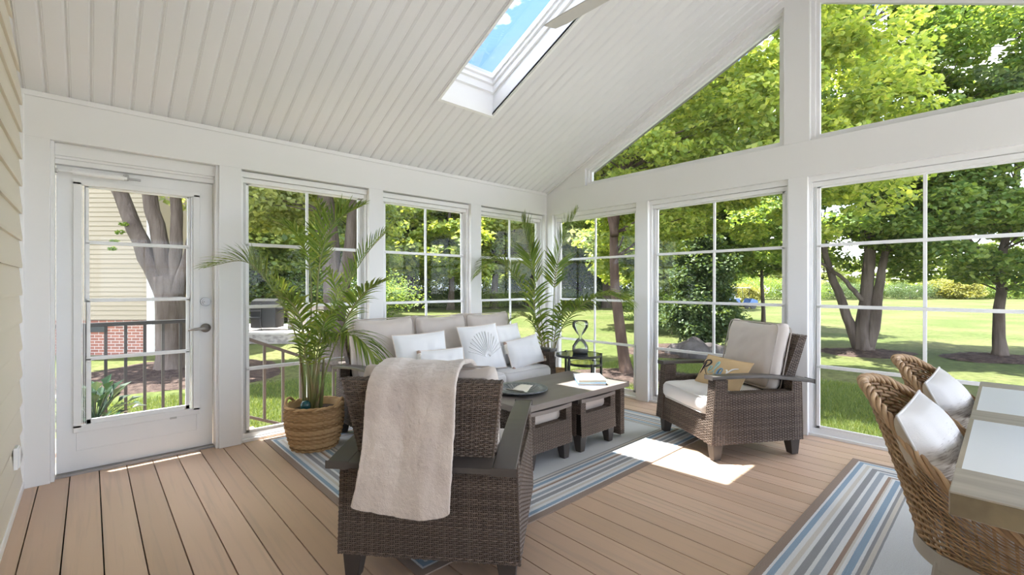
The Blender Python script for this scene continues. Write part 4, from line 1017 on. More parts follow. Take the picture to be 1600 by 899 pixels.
M['blade'] = leafmat('grass_blade', ((.07, .12, .03), (.12, .17, .042), (.20, .235, .07)), .35)
def blades(name, n, x0, x1, y0, y1, h0=.035, h1=.075, keep=None):
    q = np.random.default_rng(3); x = q.uniform(x0, x1, n); y = q.uniform(y0, y1, n)
    if keep is not None: k_ = keep(x, y); x, y = x[k_], y[k_]; n = len(x)
    a = q.uniform(0, 6.28, n); h_ = q.uniform(h0, h1, n); w_ = q.uniform(.003, .006, n); lx, ly = q.normal(0, .022, n), q.normal(0, .022, n)
    V = np.zeros((n, 3, 3)); V[:, 0] = np.stack([x - w_ * np.cos(a), y - w_ * np.sin(a), np.full(n, GZ)], 1); V[:, 1] = np.stack([x + w_ * np.cos(a), y + w_ * np.sin(a), np.full(n, GZ)], 1); V[:, 2] = np.stack([x + lx, y + ly, GZ + h_], 1)
    me = bpy.data.meshes.new(name); me.vertices.add(3 * n); me.vertices.foreach_set('co', V.ravel()); me.loops.add(3 * n); me.loops.foreach_set('vertex_index', np.arange(3 * n, dtype=np.int32))
    me.polygons.add(n); me.polygons.foreach_set('loop_start', np.arange(0, 3 * n, 3, dtype=np.int32)); me.polygons.foreach_set('loop_total', np.full(n, 3, dtype=np.int32)); me.polygons.foreach_set('use_smooth', np.zeros(n, dtype=bool))
    me.update(calc_edges=True); me.materials.append(M['blade']); o = bpy.data.objects.new(name, me); S.collection.objects.link(o); return o
o = blades('lawn_grass', 190000, -6.5, 2.6, 4.75, 10.5); tag(o, 'short green grass growing close outside the gable windows', 'grass', kind='stuff')
o = blades('lawn_grass', 60000, -9.5, -5.9, .2, 7.5); tag(o, 'short green grass growing beyond the stair outside the left windows', 'grass', kind='stuff')

# pale terrace added out of view on the right, bounces sunlight indoors
M['terr'] = mat('bounce_paving', (.56, .545, .52), .9, .15, noise=((1.2, 1.2, 1.2), (.49, .475, .45), .4, .6))
k = MB()
for i in range(10):
    for j in range(13): k.box(2.3 + i * 1.2, 2.3 + i * 1.2 + 1.19, -6 + j * 1.2, -6 + j * 1.2 + 1.19, GZ + .02, GZ + .06)
o = k.build('floor_bounce_terrace', M['terr']); tag(o, kind='structure')
# ---- trees
M['leafA'] = leafmat('maple_leaf', ((.08, .15, .04), (.15, .23, .06), (.28, .35, .10)), .5)
M['leafB'] = leafmat('bright_leaf', ((.15, .22, .05), (.26, .34, .08), (.44, .47, .14)), .55)
M['leafC'] = leafmat('dark_leaf', ((.04, .075, .03), (.07, .115, .04), (.12, .17, .06)), .35)
M['leafD'] = leafmat('pale_leaf', ((.22, .28, .12), (.33, .38, .18), (.46, .49, .26)), .55)
M['leafE'] = leafmat('wood_leaf', ((.14, .21, .08), (.23, .30, .11), (.36, .41, .17)), .55)
def leaves_mesh(name, C_, n_per, spread, size, mt, q, flat=.45, droop=.0):
    """C_: cluster centres; every leaf a folded lobed blade of its own (two quads)"""
    K = len(C_); n = K * n_per
    base = np.repeat(C_, n_per, 0)
    d = q.normal(0, 1, (n, 3)); d /= np.linalg.norm(d, axis=1)[:, None]; rad = q.uniform(.35, 1, n) ** .6
    sp_k = np.repeat(spread, n_per) if not np.isscalar(spread) else spread
    d = d * (rad * sp_k)[:, None] * np.array([1, 1, flat]); P = base + d
    # sprays are layered: leaf normal mostly up, tipped outward
    nrm = np.stack([q.normal(0, .55, n) + d[:, 0] * .5, q.normal(0, .55, n) + d[:, 1] * .5, np.abs(q.normal(.8, .35, n))], 1); nrm /= np.linalg.norm(nrm, axis=1)[:, None]
    t = q.normal(0, 1, (n, 3)); t -= nrm * np.sum(t * nrm, 1)[:, None]; t /= np.linalg.norm(t, axis=1)[:, None]; s_ = np.cross(nrm, t)
    L = (size * q.uniform(.65, 1.3, n))[:, None]
    V = np.zeros((n, 6, 3))
    V[:, 0] = P - t * L * .5; V[:, 1] = P + s_ * L * .48 - t * L * .08 + nrm * L * .14; V[:, 2] = P + s_ * L * .26 + t * L * .34 + nrm * L * .08
    V[:, 3] = P + t * L * .6; V[:, 4] = P - s_ * L * .26 + t * L * .34 + nrm * L * .08; V[:, 5] = P - s_ * L * .48 - t * L * .08 + nrm * L * .14
    b0 = (np.arange(n) * 6)[:, None]; F = np.concatenate([b0 + np.array([0, 1, 2, 3]), b0 + np.array([0, 3, 4, 5])], 1).reshape(-1).astype(np.int32)
    me = bpy.data.meshes.new(name); me.vertices.add(6 * n); me.vertices.foreach_set('co', V.ravel().astype(np.float32)); me.loops.add(len(F)); me.loops.foreach_set('vertex_index', F)
    me.polygons.add(2 * n); me.polygons.foreach_set('loop_start', np.arange(0, 8 * n, 4, dtype=np.int32)); me.polygons.foreach_set('loop_total', np.full(2 * n, 4, dtype=np.int32)); me.polygons.foreach_set('use_smooth', np.zeros(2 * n, dtype=bool))
    me.update(calc_edges=True); me.materials.append(mt); return me
def wob(p0, p1, q, amp=.06, n=7, sag=0):
    p0, p1 = np.array(p0, float), np.array(p1, float); t = np.linspace(0, 1, n)[:, None]; L = np.linalg.norm(p1 - p0)
    w_ = q.normal(0, amp * L, (n, 3)) * np.sin(np.pi * t); P = p0 + (p1 - p0) * t + w_ * .5; P[:, 2] += sag * L * np.sin(np.pi * t[:, 0]); return P
def tree(name, label, xy, stems, crown, K, n_per, leaf, mt, seed, spread=.8, cat='tree', group=None, z0=GZ, flat=.45, branches=True, bark='bark'):
    """stems: list of (list of (dx,dy,z), r0, r1); crown: list of ellipsoids (dx,dy,z,rx,ry,rz)"""
    q = np.random.default_rng(seed); t = thing(name, label, cat, (xy[0], xy[1], z0), 0, group)
    C_ = []
    wts = np.array([c[3] * c[4] * c[5] for c in crown]) ** .75; wts /= wts.sum()
    for c, wt in zip(crown, wts):
        k = max(3, int(K * wt)); d = q.normal(0, 1, (k, 3)); d /= np.linalg.norm(d, axis=1)[:, None]; d *= (q.uniform(.25, 1, k) ** .45)[:, None]
        C_.append(np.array(c[:3]) + d * np.array(c[3:]))
    C_ = np.concatenate(C_)
    spr = spread * q.uniform(.6, 1.3, len(C_))
    me = leaves_mesh('foliage', C_, n_per, spr, leaf, mt, q, flat); o = bpy.data.objects.new('foliage', me); S.collection.objects.link(o); o.parent = t
    tr = MB(); anchors = []
    for i, (P, r0, r1) in enumerate(stems):
        P = np.array(P, float); tt = np.linspace(0, len(P) - 1, 14); Q = np.stack([np.interp(tt, range(len(P)), P[:, k]) for k in range(3)], 1)
        Q[2:-1] += q.normal(0, .018 * np.linalg.norm(P[-1] - P[0]) / 3, (len(Q) - 3, 3)); Q[:, :2][1:-1] = (Q[:-2, :2] + Q[1:-1, :2] + Q[2:, :2]) / 3
        rr_ = np.linspace(r0, r1, len(Q)); 
        if i == 0: rr_[0] *= 1.45; rr_[1] *= 1.12
        tr.tube(Q, rr_, 10); anchors.append((Q, rr_))
    tr.build('trunk', M[bark], t, smooth=True)
    if branches:
        br = MB(); AP = np.concatenate([a[0][4:] for a in anchors]); AR = np.concatenate([a[1][4:] for a in anchors])
        sel = q.permutation(len(C_))[:int(len(C_) * .6)]
        for k in sel:
            c = C_[k]; dd = np.linalg.norm((AP - c) * np.array([1, 1, 1.0]) + np.array([0, 0, .35]) * np.linalg.norm(AP[:, :2] - c[:2], axis=1)[:, None], axis=1); j = int(np.argmin(dd))
            if np.linalg.norm(AP[j] - c) > 2.6: continue
            r_ = .7 * min(AR[j] * .55, .012 + .012 * np.linalg.norm(AP[j] - c)); br.tube(wob(AP[j], c, q, .05, 6, .05), np.linspace(r_, .006, 6), 5, cap=False)
        br.build('branches', M[bark], t, smooth=True)
    return t
def mulch(label, xy, r_, h_=.10, sx=1, rz=0, seed=0):
    q = np.random.default_rng(seed); t = MB(); th = np.linspace(0, 2 * np.pi, 40, endpoint=False); P = []
    wv = 1 + .08 * np.sin(3 * th + seed) + .05 * np.sin(5 * th + 2 * seed)
    rs = np.linspace(1, 0.02, 12)
    for k in range(40): P.append([(math.cos(th[k]) * r_ * wv[k] * s_ * sx, math.sin(th[k]) * r_ * wv[k] * s_, h_ * (1 - s_ ** 2) + q.normal(0, .010)) for s_ in rs])
    t.grid(np.array(P), closed_u=True); o = t.build('mulch_bed', M['mulch'], loc=(xy[0], xy[1], GZ + .002), rz=rz, smooth=True); tag(o, label, 'mulch bed', 'mulch beds around the lawn trees'); return o

# 1. maple with several stems in the right hand window
T = at(1352, 12.6)
tree('maple_tree', 'broad maple with three stems on a mulch bed, behind the right gable window', T,
     [([(0, 0, -.1), (-.02, 0, .9), (.10, .1, 3), (.0, .2, 6.8), (.1, 0, 9)], .20, .06), ([(-.12, 0, 0), (-.42, -.1, 1.1), (-.85, -.2, 2.6), (-1.3, .2, 5.5)], .15, .05), ([(.02, 0, .05), (.22, .05, 1.2), (.30, .1, 1.8), (.42, .1, 3), (1.2, .4, 6)], .17, .05), ([(-.02, 0, 1.4), (-.5, -.2, 2.1), (-1.2, -.4, 2.7)], .07, .03)],
     [(0, 0, 6.2, 3.6, 3.2, 3.6), (-.3, -.2, 3.6, 3.1, 2.6, 1.3), (1.0, 0, 4.2, 2.2, 2.2, 1.6), (0, 0, 9.3, 2.4, 2.4, 2.0)], 250, 340, .105, M['leafA'], 11, .60)
mulch('dark mulch bed around the three stemmed maple', T, .95, seed=1, sx=1.3, rz=YAW)
# 2. maple further right, low crown
T = at(1562, 11.6)
tree('maple_tree', 'single stemmed maple with low hanging crown at the right edge of the photo', T,
     [([(0, 0, -.1), (.0, 0, 1.0), (.05, 0, 2.4), (.30, 0, 4.5), (.5, 0, 9.5)], .145, .04), ([(.05, 0, 2.0), (-.8, -.3, 3.4), (-1.6, -.5, 5)], .09, .03)],
     [(.2, 0, 3.0, 2.9, 2.4, 1.3), (.4, 0, 5.0, 3.2, 2.8, 2.0), (.6, 0, 8.4, 2.8, 2.8, 2.6)], 230, 340, .105, M['leafA'], 23, .60)
mulch('dark mulch bed around the maple at the right edge', T, 1.0, seed=4, sx=1.3, rz=YAW)
# 3. young tree behind the wicker armchair
T = at(1193, 19)
tree('young_tree', 'young tree with a thin trunk and round crown, seen above the wicker armchair', T,
     [([(0, 0, 0), (.0, 0, 1.6), (-.1, 0, 3.2), (0, 0, 6.0)], .085, .03)],
     [(-.3, 0, 3.6, 2.5, 2.2, 1.15), (-.2, 0, 5.4, 2.4, 2.2, 1.5), (0, 0, 7.2, 1.5, 1.5, 1.2)], 150, 210, .14, M['leafA'], 31, .6)
# 4. bright tree leaning on the left of the gable, with the reddish trunk
T = at(980, 9.3)
tree('leaning_tree', 'tall yellow-green tree with a leaning reddish trunk, behind the left gable window', T,
     [([(0, 0, -.1), (-.12, 0, .6), (-.42, .1, 2.0), (-.36, .1, 3.4), (-.05, .2, 5.2), (.5, .2, 8.5)], .135, .05), ([(-.3, 0, 2.9), (-.8, .3, 4.4), (-1.6, .5, 6.5)], .09, .03)],
     [(.8, .8, 5.9, 3.4, 2.6, 2.3), (2.2, 1.6, 4.6, 2.4, 2.0, 1.9), (-1.2, .8, 5.0, 2.0, 2.0, 1.5), (1.0, .8, 8.6, 3.0, 2.4, 2.0), (-.2, 1.4, 3.4, 1.5, 1.5, .9)], 330, 330, .088, M['leafB'], 41, .55, bark='bark2')
mulch('dark mulch bed around the leaning reddish tree', at(985, 9.3), .95, seed=7, sx=1.5, rz=YAW)
# 5. dark conifer-like shrub and boulders left of the armchair window
T = at(1098, 13.2)
tree('dark_shrub', 'tall dark evergreen shrub behind the middle gable window', T,
     [([(0, 0, 0), (0, 0, 1.5), (0, 0, 2.6)], .10, .03)],
     [(0, 0, 1.0, .95, .9, .9), (0, 0, 2.2, .75, .7, 1.0), (0, 0, 3.1, .4, .4, .7)], 150, 170, .085, M['leafC'], 51, .32, cat='shrub', flat=1.0)
mulch('dark mulch bed under the tall dark shrub', at(1090, 13.0), 1.5, seed=9, sx=1.5, rz=YAW)
M['rock'] = mat('boulder', (.06, .052, .05), .95, .1, noise=((3, 3, 3), (.11, .10, .095), .4, .7), bump=((5, 5, 5), 1, .06))
def boulder(label, xy, r_, seed):
    q = np.random.default_rng(seed); th = np.linspace(0, 2 * np.pi, 22, endpoint=False); ph = np.linspace(-.6, 1.57, 11); P = []; a_ = q.uniform(0, 6, 5)
    for t_ in th: P.append([(lambda rr: (math.cos(t_) * math.cos(p) * rr * 1.15, math.sin(t_) * math.cos(p) * rr, math.sin(p) * rr * .85))(r_ * (1 + .16 * math.sin(2 * t_ + a_[0] + p) + .10 * math.sin(3 * t_ + a_[1] - 2 * p) * math.cos(p))) for p in ph])
    g = MB(); g.grid(np.array(P), closed_u=True); o = g.build('boulder', M['rock'], loc=(xy[0], xy[1], GZ + .05), smooth=True); tag(o, label, 'boulder', 'boulders beside the dark shrub')
boulder('larger grey boulder in front of the dark evergreen shrub', at(1082, 12.0), .48, 1)
boulder('smaller grey boulder left of the large one by the shrub', at(1058, 12.2), .27, 2)
boulder('low grey boulder right of the large one by the shrub', at(1112, 12.1), .30, 3)

# 6. big grey tree outside the door, forked low
T = at(268, 9.6)
q_ = lambda u, z_, dep=0: (float(Rv[0] * u + Fv[0] * dep), float(Rv[1] * u + Fv[1] * dep), z_)
tree('forked_tree', 'massive grey tree forking low, seen through the door panes', T,
     [([q_(0, -.1), q_(0, .8), q_(-.02, 1.5), q_(-.10, 2.05)], .285, .25), ([q_(-.08, 1.55), q_(-.40, 2.3), q_(-.85, 3.2), q_(-1.35, 4.4), q_(-1.9, 6)], .19, .10), ([q_(-.03, 1.8), q_(-.18, 2.6), q_(-.45, 3.6), q_(-.6, 4.6), q_(-.6, 7)], .17, .10),
      ([q_(.04, 1.8), q_(.14, 2.8), q_(.10, 4.2), q_(.15, 7)], .13, .08), ([q_(.10, 1.6), q_(.42, 2.6), q_(.62, 3.8), q_(.9, 7)], .15, .08)],
     [(-2.2, -.9, 7.2, 1.6, 1.6, 1.0), (.6, .8, 8.0, 2.0, 2.0, 1.2)], 70, 110, .15, M['leafA'], 61, .6, branches=True)
sp_t = MB()
me = leaves_mesh('leaf_sprig', np.array([q_(-.86, 2.95, -.25), q_(-.98, 2.75, -.25), q_(-1.02, 2.60, -.25), q_(-.82, 3.12, -.2)]) + np.array([T[0], T[1], GZ]), 40, .09, .05, M['leafA'], np.random.default_rng(4)); o = bpy.data.objects.new('leaf_sprig', me); S.collection.objects.link(o)
for ob in list(S.objects):
    if ob.type == 'EMPTY' and ob.name == 'forked_tree': o.parent = ob; o.matrix_parent_inverse = Matrix.Translation((-T[0], -T[1], -GZ))
mulch('broad brown mulch bed around the forked grey tree', T, 2.1, .13, seed=12)
# 7. two grey trunks behind the palm, in the first window
T = at(520, 10.2)
tree('shade_tree', 'old shade tree with thick grey trunks behind the palm by the door', T,
     [([q_(0, -.1), q_(.05, 1.4), q_(-.02, 2.6), q_(-.25, 4.4), q_(-.6, 8)], .27, .12), ([q_(.10, 1.1), q_(.35, 2.4), q_(.46, 3.5), q_(.9, 6.5)], .17, .09)],
     [(-1.2, -.8, 5.0, 2.2, 2.0, 1.0), (1.0, .6, 5.2, 2.0, 2.0, 1.0), (-1.6, -1.0, 3.9, 1.5, 1.5, .7)], 150, 220, .115, M['leafD'], 71, .6)
# mid-distance trees seen in windows 1-3 and the wood beyond
protos = []
def wood_tree(label, xy, s_, seed, mt, kind=0, h_=9.5, tr_=.2):
    c = [(0, 0, h_ * .62, 3.0, 3.0, h_ * .26), (.8, .5, h_ * .36, 2.6, 2.4, h_ * .16), (-.9, -.4, h_ * .34, 2.4, 2.4, h_ * .15), (0, 0, h_ * .88, 2.0, 2.0, h_ * .15)]
    return tree('deciduous_tree', label, xy, [([(0, 0, -.1), (.05, .1, h_ * .25), (-.1, 0, h_ * .5), (.1, 0, h_ * .9)], tr_, .05), ([(0, 0, h_ * .22), (.8, .4, h_ * .4), (1.5, .8, h_ * .6)], tr_ * .5, .03)], c, 120, 170, .20, mt, seed, .85, group='trees of the wood beyond the lawn')
WL = ['mid green leafy tree of the wood beyond the lawn', 'yellow-green leafy tree of the wood beyond the lawn', 'pale green leafy tree of the wood beyond the lawn', 'dark green leafy tree of the wood beyond the lawn']
pro = [wood_tree(WL[0], at(640, 24), 1, 101, M['leafE']), wood_tree(WL[1], at(700, 21), 1, 102, M['leafB'], h_=8.5, tr_=.16), wood_tree(WL[2], at(772, 23), 1, 103, M['leafD'], h_=9), wood_tree(WL[3], at(425, 27), 1, 104, M['leafA'], h_=10)]
for ob, (px, d, s_) in zip(pro, ((640, 40, 1.55), (704, 36, 1.55), (772, 38, 1.55), (432, 25, 1))):
    ob.location.x, ob.location.y = at(px, d); ob.scale = (s_, s_, s_)
q = np.random.default_rng(77)
spots = [(612, 30, 0), (668, 34, 1), (735, 31, 0), (800, 30, 1), (832, 24, 2), (590, 22, 2), (455, 23, 0), (410, 21, 0), (490, 30, 2), (545, 27, 0), (865, 30, 0), (905, 26, 1), (930, 34, 2), (950, 22, 0), (1000, 30, 0), (1040, 25, 1), (1060, 34, 2), (1020, 20, 0), (1075, 21, 3)]
spots += [(x, q.uniform(44, 62), int(q.integers(0, 4))) for x in range(330, 1120, 34)]
spots += [(x, q.uniform(66, 84), int(q.integers(0, 3))) for x in range(1120, 1650, 42)]
k_ = 0
for (px, d, kd) in spots:
    if 560 < px < 1010 and d < 40: d = d * 1.75; fs = 1.65
    else: fs = 1
    c = copy_tree(pro[kd]); x, y = at(px, d); s_ = fs * q.uniform(.85, 1.25) * (1 if d < 64 or fs > 1 else .78)
    c.location = (x, y, GZ); c.scale = (s_, s_, s_ * q.uniform(.9, 1.15)); c.rotation_euler.z = q.uniform(0, 6.28)
# undergrowth: shrubs at the edge of the wood
M['leafY'] = leafmat('golden_leaf', ((.16, .18, .05), (.24, .25, .07), (.32, .31, .10)), .4)
def shrub(label, xy, r_, h_, mt, seed, n=60):
    return tree('bush', label, xy, [([(0, 0, 0), (0, 0, h_ * .5), (.05, 0, h_ * .8)], .05, .02)], [(0, 0, h_ * .5, r_, r_, h_ * .45)], n, 110, .11, mt, seed, r_ * .33, cat='shrub', group='shrubs at the edge of the wood', flat=.8, branches=False)
sh = [shrub('rounded dark green shrub at the edge of the wood', at(618, 42), 2.6, 3.0, M['leafC'], 201), shrub('loose mid green shrub at the edge of the wood', at(596, 46), 2.8, 3.2, M['leafA'], 202), shrub('golden green shrub at the edge of the wood', at(1163, 40), 1.4, 2.0, M['leafY'], 203)]
for (px, d, kd) in [(430, 19, 0), (470, 20, 1), (560, 19, 1), (690, 20, 0), (745, 19, 1), (805, 19, 0), (835, 21, 1), (900, 21, 1), (940, 20, 0), (1035, 21, 1), (1050, 17.5, 0)] + [(x, q.uniform(38, 44), int(q.integers(0, 2))) for x in range(340, 1100, 40)] + [(x, q.uniform(58, 66), int(q.choice([0, 1, 1, 1, 2]))) for x in range(1110, 1640, 26)]:
    if d < 23 and px < 1000: ms = 2.0 if px > 575 else 1.5; d *= 2.35 if px > 575 else 1.15
    else: ms = 1
    c = copy_tree(sh[kd]); x, y = at(px, d); s_ = (.55 if kd < 2 else 1) * ms * q.uniform(.8, 1.3) * (1 if d < 50 else 1.5); c.location = (x, y, GZ); c.scale = (s_ * 1.2, s_ * 1.2, s_); c.rotation_euler.z = q.uniform(0, 6.28)

def where(px):
    for lim, w_ in ((340, 'through the door'), (590, 'through the window beside the door'), (740, 'through the middle left window'), (850, 'through the last left window'), (1010, 'through the left gable window'), (1250, 'through the middle gable window'), (9999, 'through the right gable window')):
        if px < lim: return w_
def relabel(prefix, nouns):
    obs = [ob for ob in S.objects if ob.parent is None and ob.name.split('.')[0] == prefix]; rows = {}
    for ob in obs:
        v = np.array(ob.location[:2]); dp = float(v @ Fv); px = 800 + 715 * float(v @ Rv) / dp
        row = 'near' if dp < 28 else ('mid-distance' if dp < 42 else 'distant')
        rows.setdefault((where(px), row, ob['label'].split(' of the wood')[0].split(' at the edge')[0]), []).append((px, ob))
    ORD = ['leftmost', 'second', 'third', 'fourth', 'fifth', 'sixth', 'seventh', 'eighth', 'ninth', 'tenth']
    for (w_, row, lb), L in rows.items():
        L.sort(key=lambda t_: t_[0])
        for i, (px, ob) in enumerate(L):
            pre = '' if len(L) == 1 else ('leftmost ' if i == 0 else ('rightmost ' if i == len(L) - 1 else ORD[min(i, 9)] + ' from left, '))
            ob['label'] = pre + row + ' ' + lb + ' seen ' + w_
relabel('deciduous_tree', 0); relabel('bush', 0)

# golf cart far across the lawn
gc = thing('golf_cart', 'tiny blue golf cart parked far across the lawn', 'golf cart', (*at(1156, 37), GZ), YAW)
M['cblue'] = mat('blue_paint', (.10, .19, .42), .4, .5); M['cseat'] = mat('pale_vinyl', (.62, .62, .60), .6)
k = MB(); k.prism([(-1.1, .35), (-1.1, .75), (-.3, .85), (-.2, .45), (.5, .45), (.7, .85), (1.15, .70), (1.2, .35)], 1, -.55, .55); k.build('body', M['cblue'], gc)
k = MB(); k.box(-.6, .55, -.6, .6, 1.68, 1.74); k.build('canopy_roof', M['cseat'], gc)
for x in (-.5, .48):
    for y in (-.5, .5): k = MB(); k.tube([(x, y, .6), (x, y, 1.68)], .02, 6); k.build('post', M['black'], gc)
k = MB(); k.box(-.65, -.15, -.5, .5, .75, .88); k.box(-.72, -.60, -.5, .5, .85, 1.25); k.build('seat', M['cseat'], gc)
for x in (-.75, .8):
    for y in (-.5, .5): k = MB(); k.tube([(x, y - .08, .24), (x, y + .08, .24)], .24, 14); k.build('wheel', M['black'], gc)

# landing, stairs and railings outside the door
M['rail'] = mat('black_rail', (.02, .02, .022), .4, .5); M['stair'] = mat('stair_rail_brown', (.085, .07, .062), .5, .4)
LX0, LX1, LY0, LY1 = -5.30, -4.37, -.75, .95
k = MB(); y = LY0
while y < LY1: k.box(LX0, LX1, y, y + .136, -.035, -.008); y += .1418
k.box(LX0, LX1, LY0, LY1, -.20, -.04, 0); o = k.build('landing', M['deck']); tag(o, kind='structure'); o.name = 'floor_landing'
def railing(name, label, p0, p1, z0, z1, mt, n, hgt=.93, r_=.009, post_end=True):
    t = thing(name, label, 'railing', (p0[0], p0[1], 0)); d = np.array([p1[0] - p0[0], p1[1] - p0[1]]); L = np.linalg.norm(d); a = math.atan2(d[1], d[0]); t.rotation_euler.z = a
    def bar(nm, x0, za, x1, zb, hw, hh): 
        k = MB(); k.hexa([(x0, -hw, za - hh), (x1, -hw, zb - hh), (x1, hw, zb - hh), (x0, hw, za - hh), (x0, -hw, za), (x1, -hw, zb), (x1, hw, zb), (x0, hw, za)]); k.build(nm, mt, t, bevel=.002)
    bar('top_rail', 0, z0 + hgt, L, z1 + hgt, .026, .034); bar('bottom_rail', 0, z0 + .10, L, z1 + .10, .016, .028)
    for i in range(n):
        f = (i + .5) / n; x = f * L; zz_ = z0 + (z1 - z0) * f; k = MB(); k.box(x - r_, x + r_, -r_, r_, zz_ + .08, zz_ + hgt - .02); k.build('baluster', mt, t)
    return t
railing('deck_railing', 'black metal railing of the landing seen through the door', (LX0 + .06, LY0), (LX0 + .06, LY1 - .0), -.008, -.008, M['rail'], 13, .945, .011)
sr = railing('stair_railing', 'sloping brown stair railing outside the window beside the door', (-5.02, 1.02), (-5.02, 2.05), -.06, -.52, M['stair'], 6, .86, .012)
np_ = MB(); np_.box(-.05, .05, -.05, .05, 0, .98); np_.box(-.06, .06, -.06, .06, .98, 1.0); t = thing('newel_post', 'brown newel post at the foot of the outside stair', 'post', (-5.02, 2.10, GZ)); np_.build('post_shaft', M['stair'], t, bevel=.003)
k = MB()
for i in range(3): k.box(LX0 + .05, LX1 - .02, LY1 + .28 * i, LY1 + .28 * (i + 1), GZ, -.19 - .14 * i + .0)
o = k.build('floor_steps', M['deck']); tag(o, kind='structure')
# potted plant on the landing
pp = thing('potted_plant', 'dark leafy potted plant on the landing behind the door glass', 'potted plant', (-4.78, .03, -.008))
k = MB(); k.lathe([(0, 0), (.10, 0), (.14, .18), (.15, .22), (.135, .22), (0, .19)], n=24); M['terra'] = mat('terracotta', (.35, .20, .14), .8); k.build('pot', M['terra'], pp, smooth=True)
qq = np.random.default_rng(9); k = MB()
for i in range(80):
    a = qq.uniform(0, 6.28); el = qq.uniform(.2, 1.3); L = qq.uniform(.10, .30); d = np.array([math.cos(a) * math.cos(el), math.sin(a) * math.cos(el), math.sin(el)]); b0 = np.array([0, 0, .2]); e_ = b0 + d * L; s_ = np.cross(d, [0, 0, 1.]); s_ /= np.linalg.norm(s_); nn_ = np.cross(s_, d); w_ = .036; l2 = .11
    k.tube([b0, e_], .003, 4); k.add([e_, e_ + d * l2 * .5 + s_ * w_ + nn_ * .01, e_ + d * l2 - nn_ * .03, e_ + d * l2 * .5 - s_ * w_ + nn_ * .01, e_ + d * l2 * .5 - nn_ * .012], [(0, 4, 2, 1), (0, 3, 2, 4)])
M['lplant'] = leafmat('plant_leaf', ((.012, .03, .016), (.02, .05, .024), (.05, .09, .05)), .15, .3); k.build('foliage', M['lplant'], pp)

M['nsid'] = mat('neighbour_siding', (.33, .27, .19), .6, .3)
# neighbour's house seen through the door
hx_, hy_ = at(238, 12.2)
nh = thing('neighbour_house', 'cream sided house on a red brick base seen through the door', 'house', (hx_, hy_, GZ), YAW)
k = MB(); z = .95
while z < 6.2: k.prism([(-.1, z), (.0, z), (.03, z), (.005, z + .125), (-.1, z + .125)], 0, 0, 0) if False else k.hexa([(-9, -.03, z), (0, -.03, z), (0, .1, z), (-9, .1, z), (-9, -.004, z + .125), (0, -.004, z + .125), (0, .1, z + .125), (-9, .1, z + .125)]); z += .125
k.box(-9, -.02, .1, 2.6, .9, 6.2); k.build('siding_wall', M['nsid'], nh)
M['brick'] = mat('brick', (.3, .13, .09), .9); nt = M['brick'].node_tree; b = nt.nodes['Principled BSDF']; tcn = N(nt, 'ShaderNodeTexCoord'); mpn = N(nt, 'ShaderNodeMapping'); mpn.inputs['Rotation'].default_value = (math.pi / 2, 0, 0); nt.links.new(tcn.outputs['Object'], mpn.inputs[0])
bt = N(nt, 'ShaderNodeTexBrick'); bt.inputs['Color1'].default_value = (.34, .13, .085, 1); bt.inputs['Color2'].default_value = (.22, .085, .06, 1); bt.inputs['Mortar'].default_value = (.5, .45, .4, 1); bt.inputs['Scale'].default_value = 1; bt.inputs['Brick Width'].default_value = .22; bt.inputs['Row Height'].default_value = .078; bt.inputs['Mortar Size'].default_value = .008; nt.links.new(mpn.outputs[0], bt.inputs[0]); nt.links.new(bt.outputs[0], b.inputs['Base Color'])
k = MB(); k.box(-9, 0, .0, 2.6, 0, .93); k.build('brick_base', M['brick'], nh)
k = MB(); k.box(-.11, .03, -.05, .05, .0, 6.2); k.build('corner_board', M['frame'], nh)
k = MB(); k.box(-1.9, -1.2, -.03, .02, .62, .86); k.build('crawl_vent', M['black'], nh)
k = MB(); k.prism([(-.5, 6.2), (3.0, 6.2), (1.3, 7.6)], 0, -9.4, .4); k.build('roof', M['roof'], nh)
# the paler roof of the next house beyond
hx_, hy_ = at(300, 21); M['proof'] = mat('pale_shingles', (.30, .29, .29), .9, .2, noise=((3, 3, 14), (.20, .19, .19), .4, .6))
n2 = thing('neighbour_house', 'farther house with a pale shingled roof glimpsed between the trunks', 'house', (hx_, hy_, GZ), YAW)
k = MB(); k.prism([(-.3, 2.9), (2.1, 2.9), (2.1, 6.6), (1.6, 6.6)], 0, -2.4, -.1); k.build('roof', M['proof'], n2)
k = MB(); k.box(-2.2, -.3, 0, 1.8, 0, 2.95); k.build('siding_wall', M['nsid'], n2)

# stone patio with grill and chairs in the first window
M['stone'] = mat('patio_stone', (.42, .38, .34), .9, .15, noise=((6, 6, 10), (.28, .25, .23), .45, .6), bump=((8, 8, 14), .7, .02)); M['paver'] = mat('patio_paver', (.60, .55, .50), .9, .15, noise=((3, 3, 3), (.5, .45, .41), .4, .6))
pc = at(438, 14.8)
pt_ = thing('patio', 'raised stone patio with a low wall beyond the stair railing', 'patio', (pc[0], pc[1], GZ), YAW)
k = MB(); k.box(-3.2, 1.9, -.2, 3.2, 0, .30); k.build('stone_retaining_wall', M['stone'], pt_); k = MB(); k.box(-3.25, 1.95, -.25, 3.25, .30, .36); k.build('paving', M['paver'], pt_)
k = MB(); k.box(-.25, .65, 1.0, 1.9, .36, 1.15); k.box(-.32, .72, .93, 1.97, 1.15, 1.22); k.build('stone_pier', M['stone'], pt_)
k = MB(); k.box(1.0, 1.8, -.1, 2.8, .36, .9); k.box(.95, 1.85, -.15, 2.85, .9, .98); k.build('seat_wall', M['stone'], pt_)
gr = thing('grill', 'dark covered grill standing on the stone patio', 'grill', (*at(418, 15.6), GZ + .36), YAW)
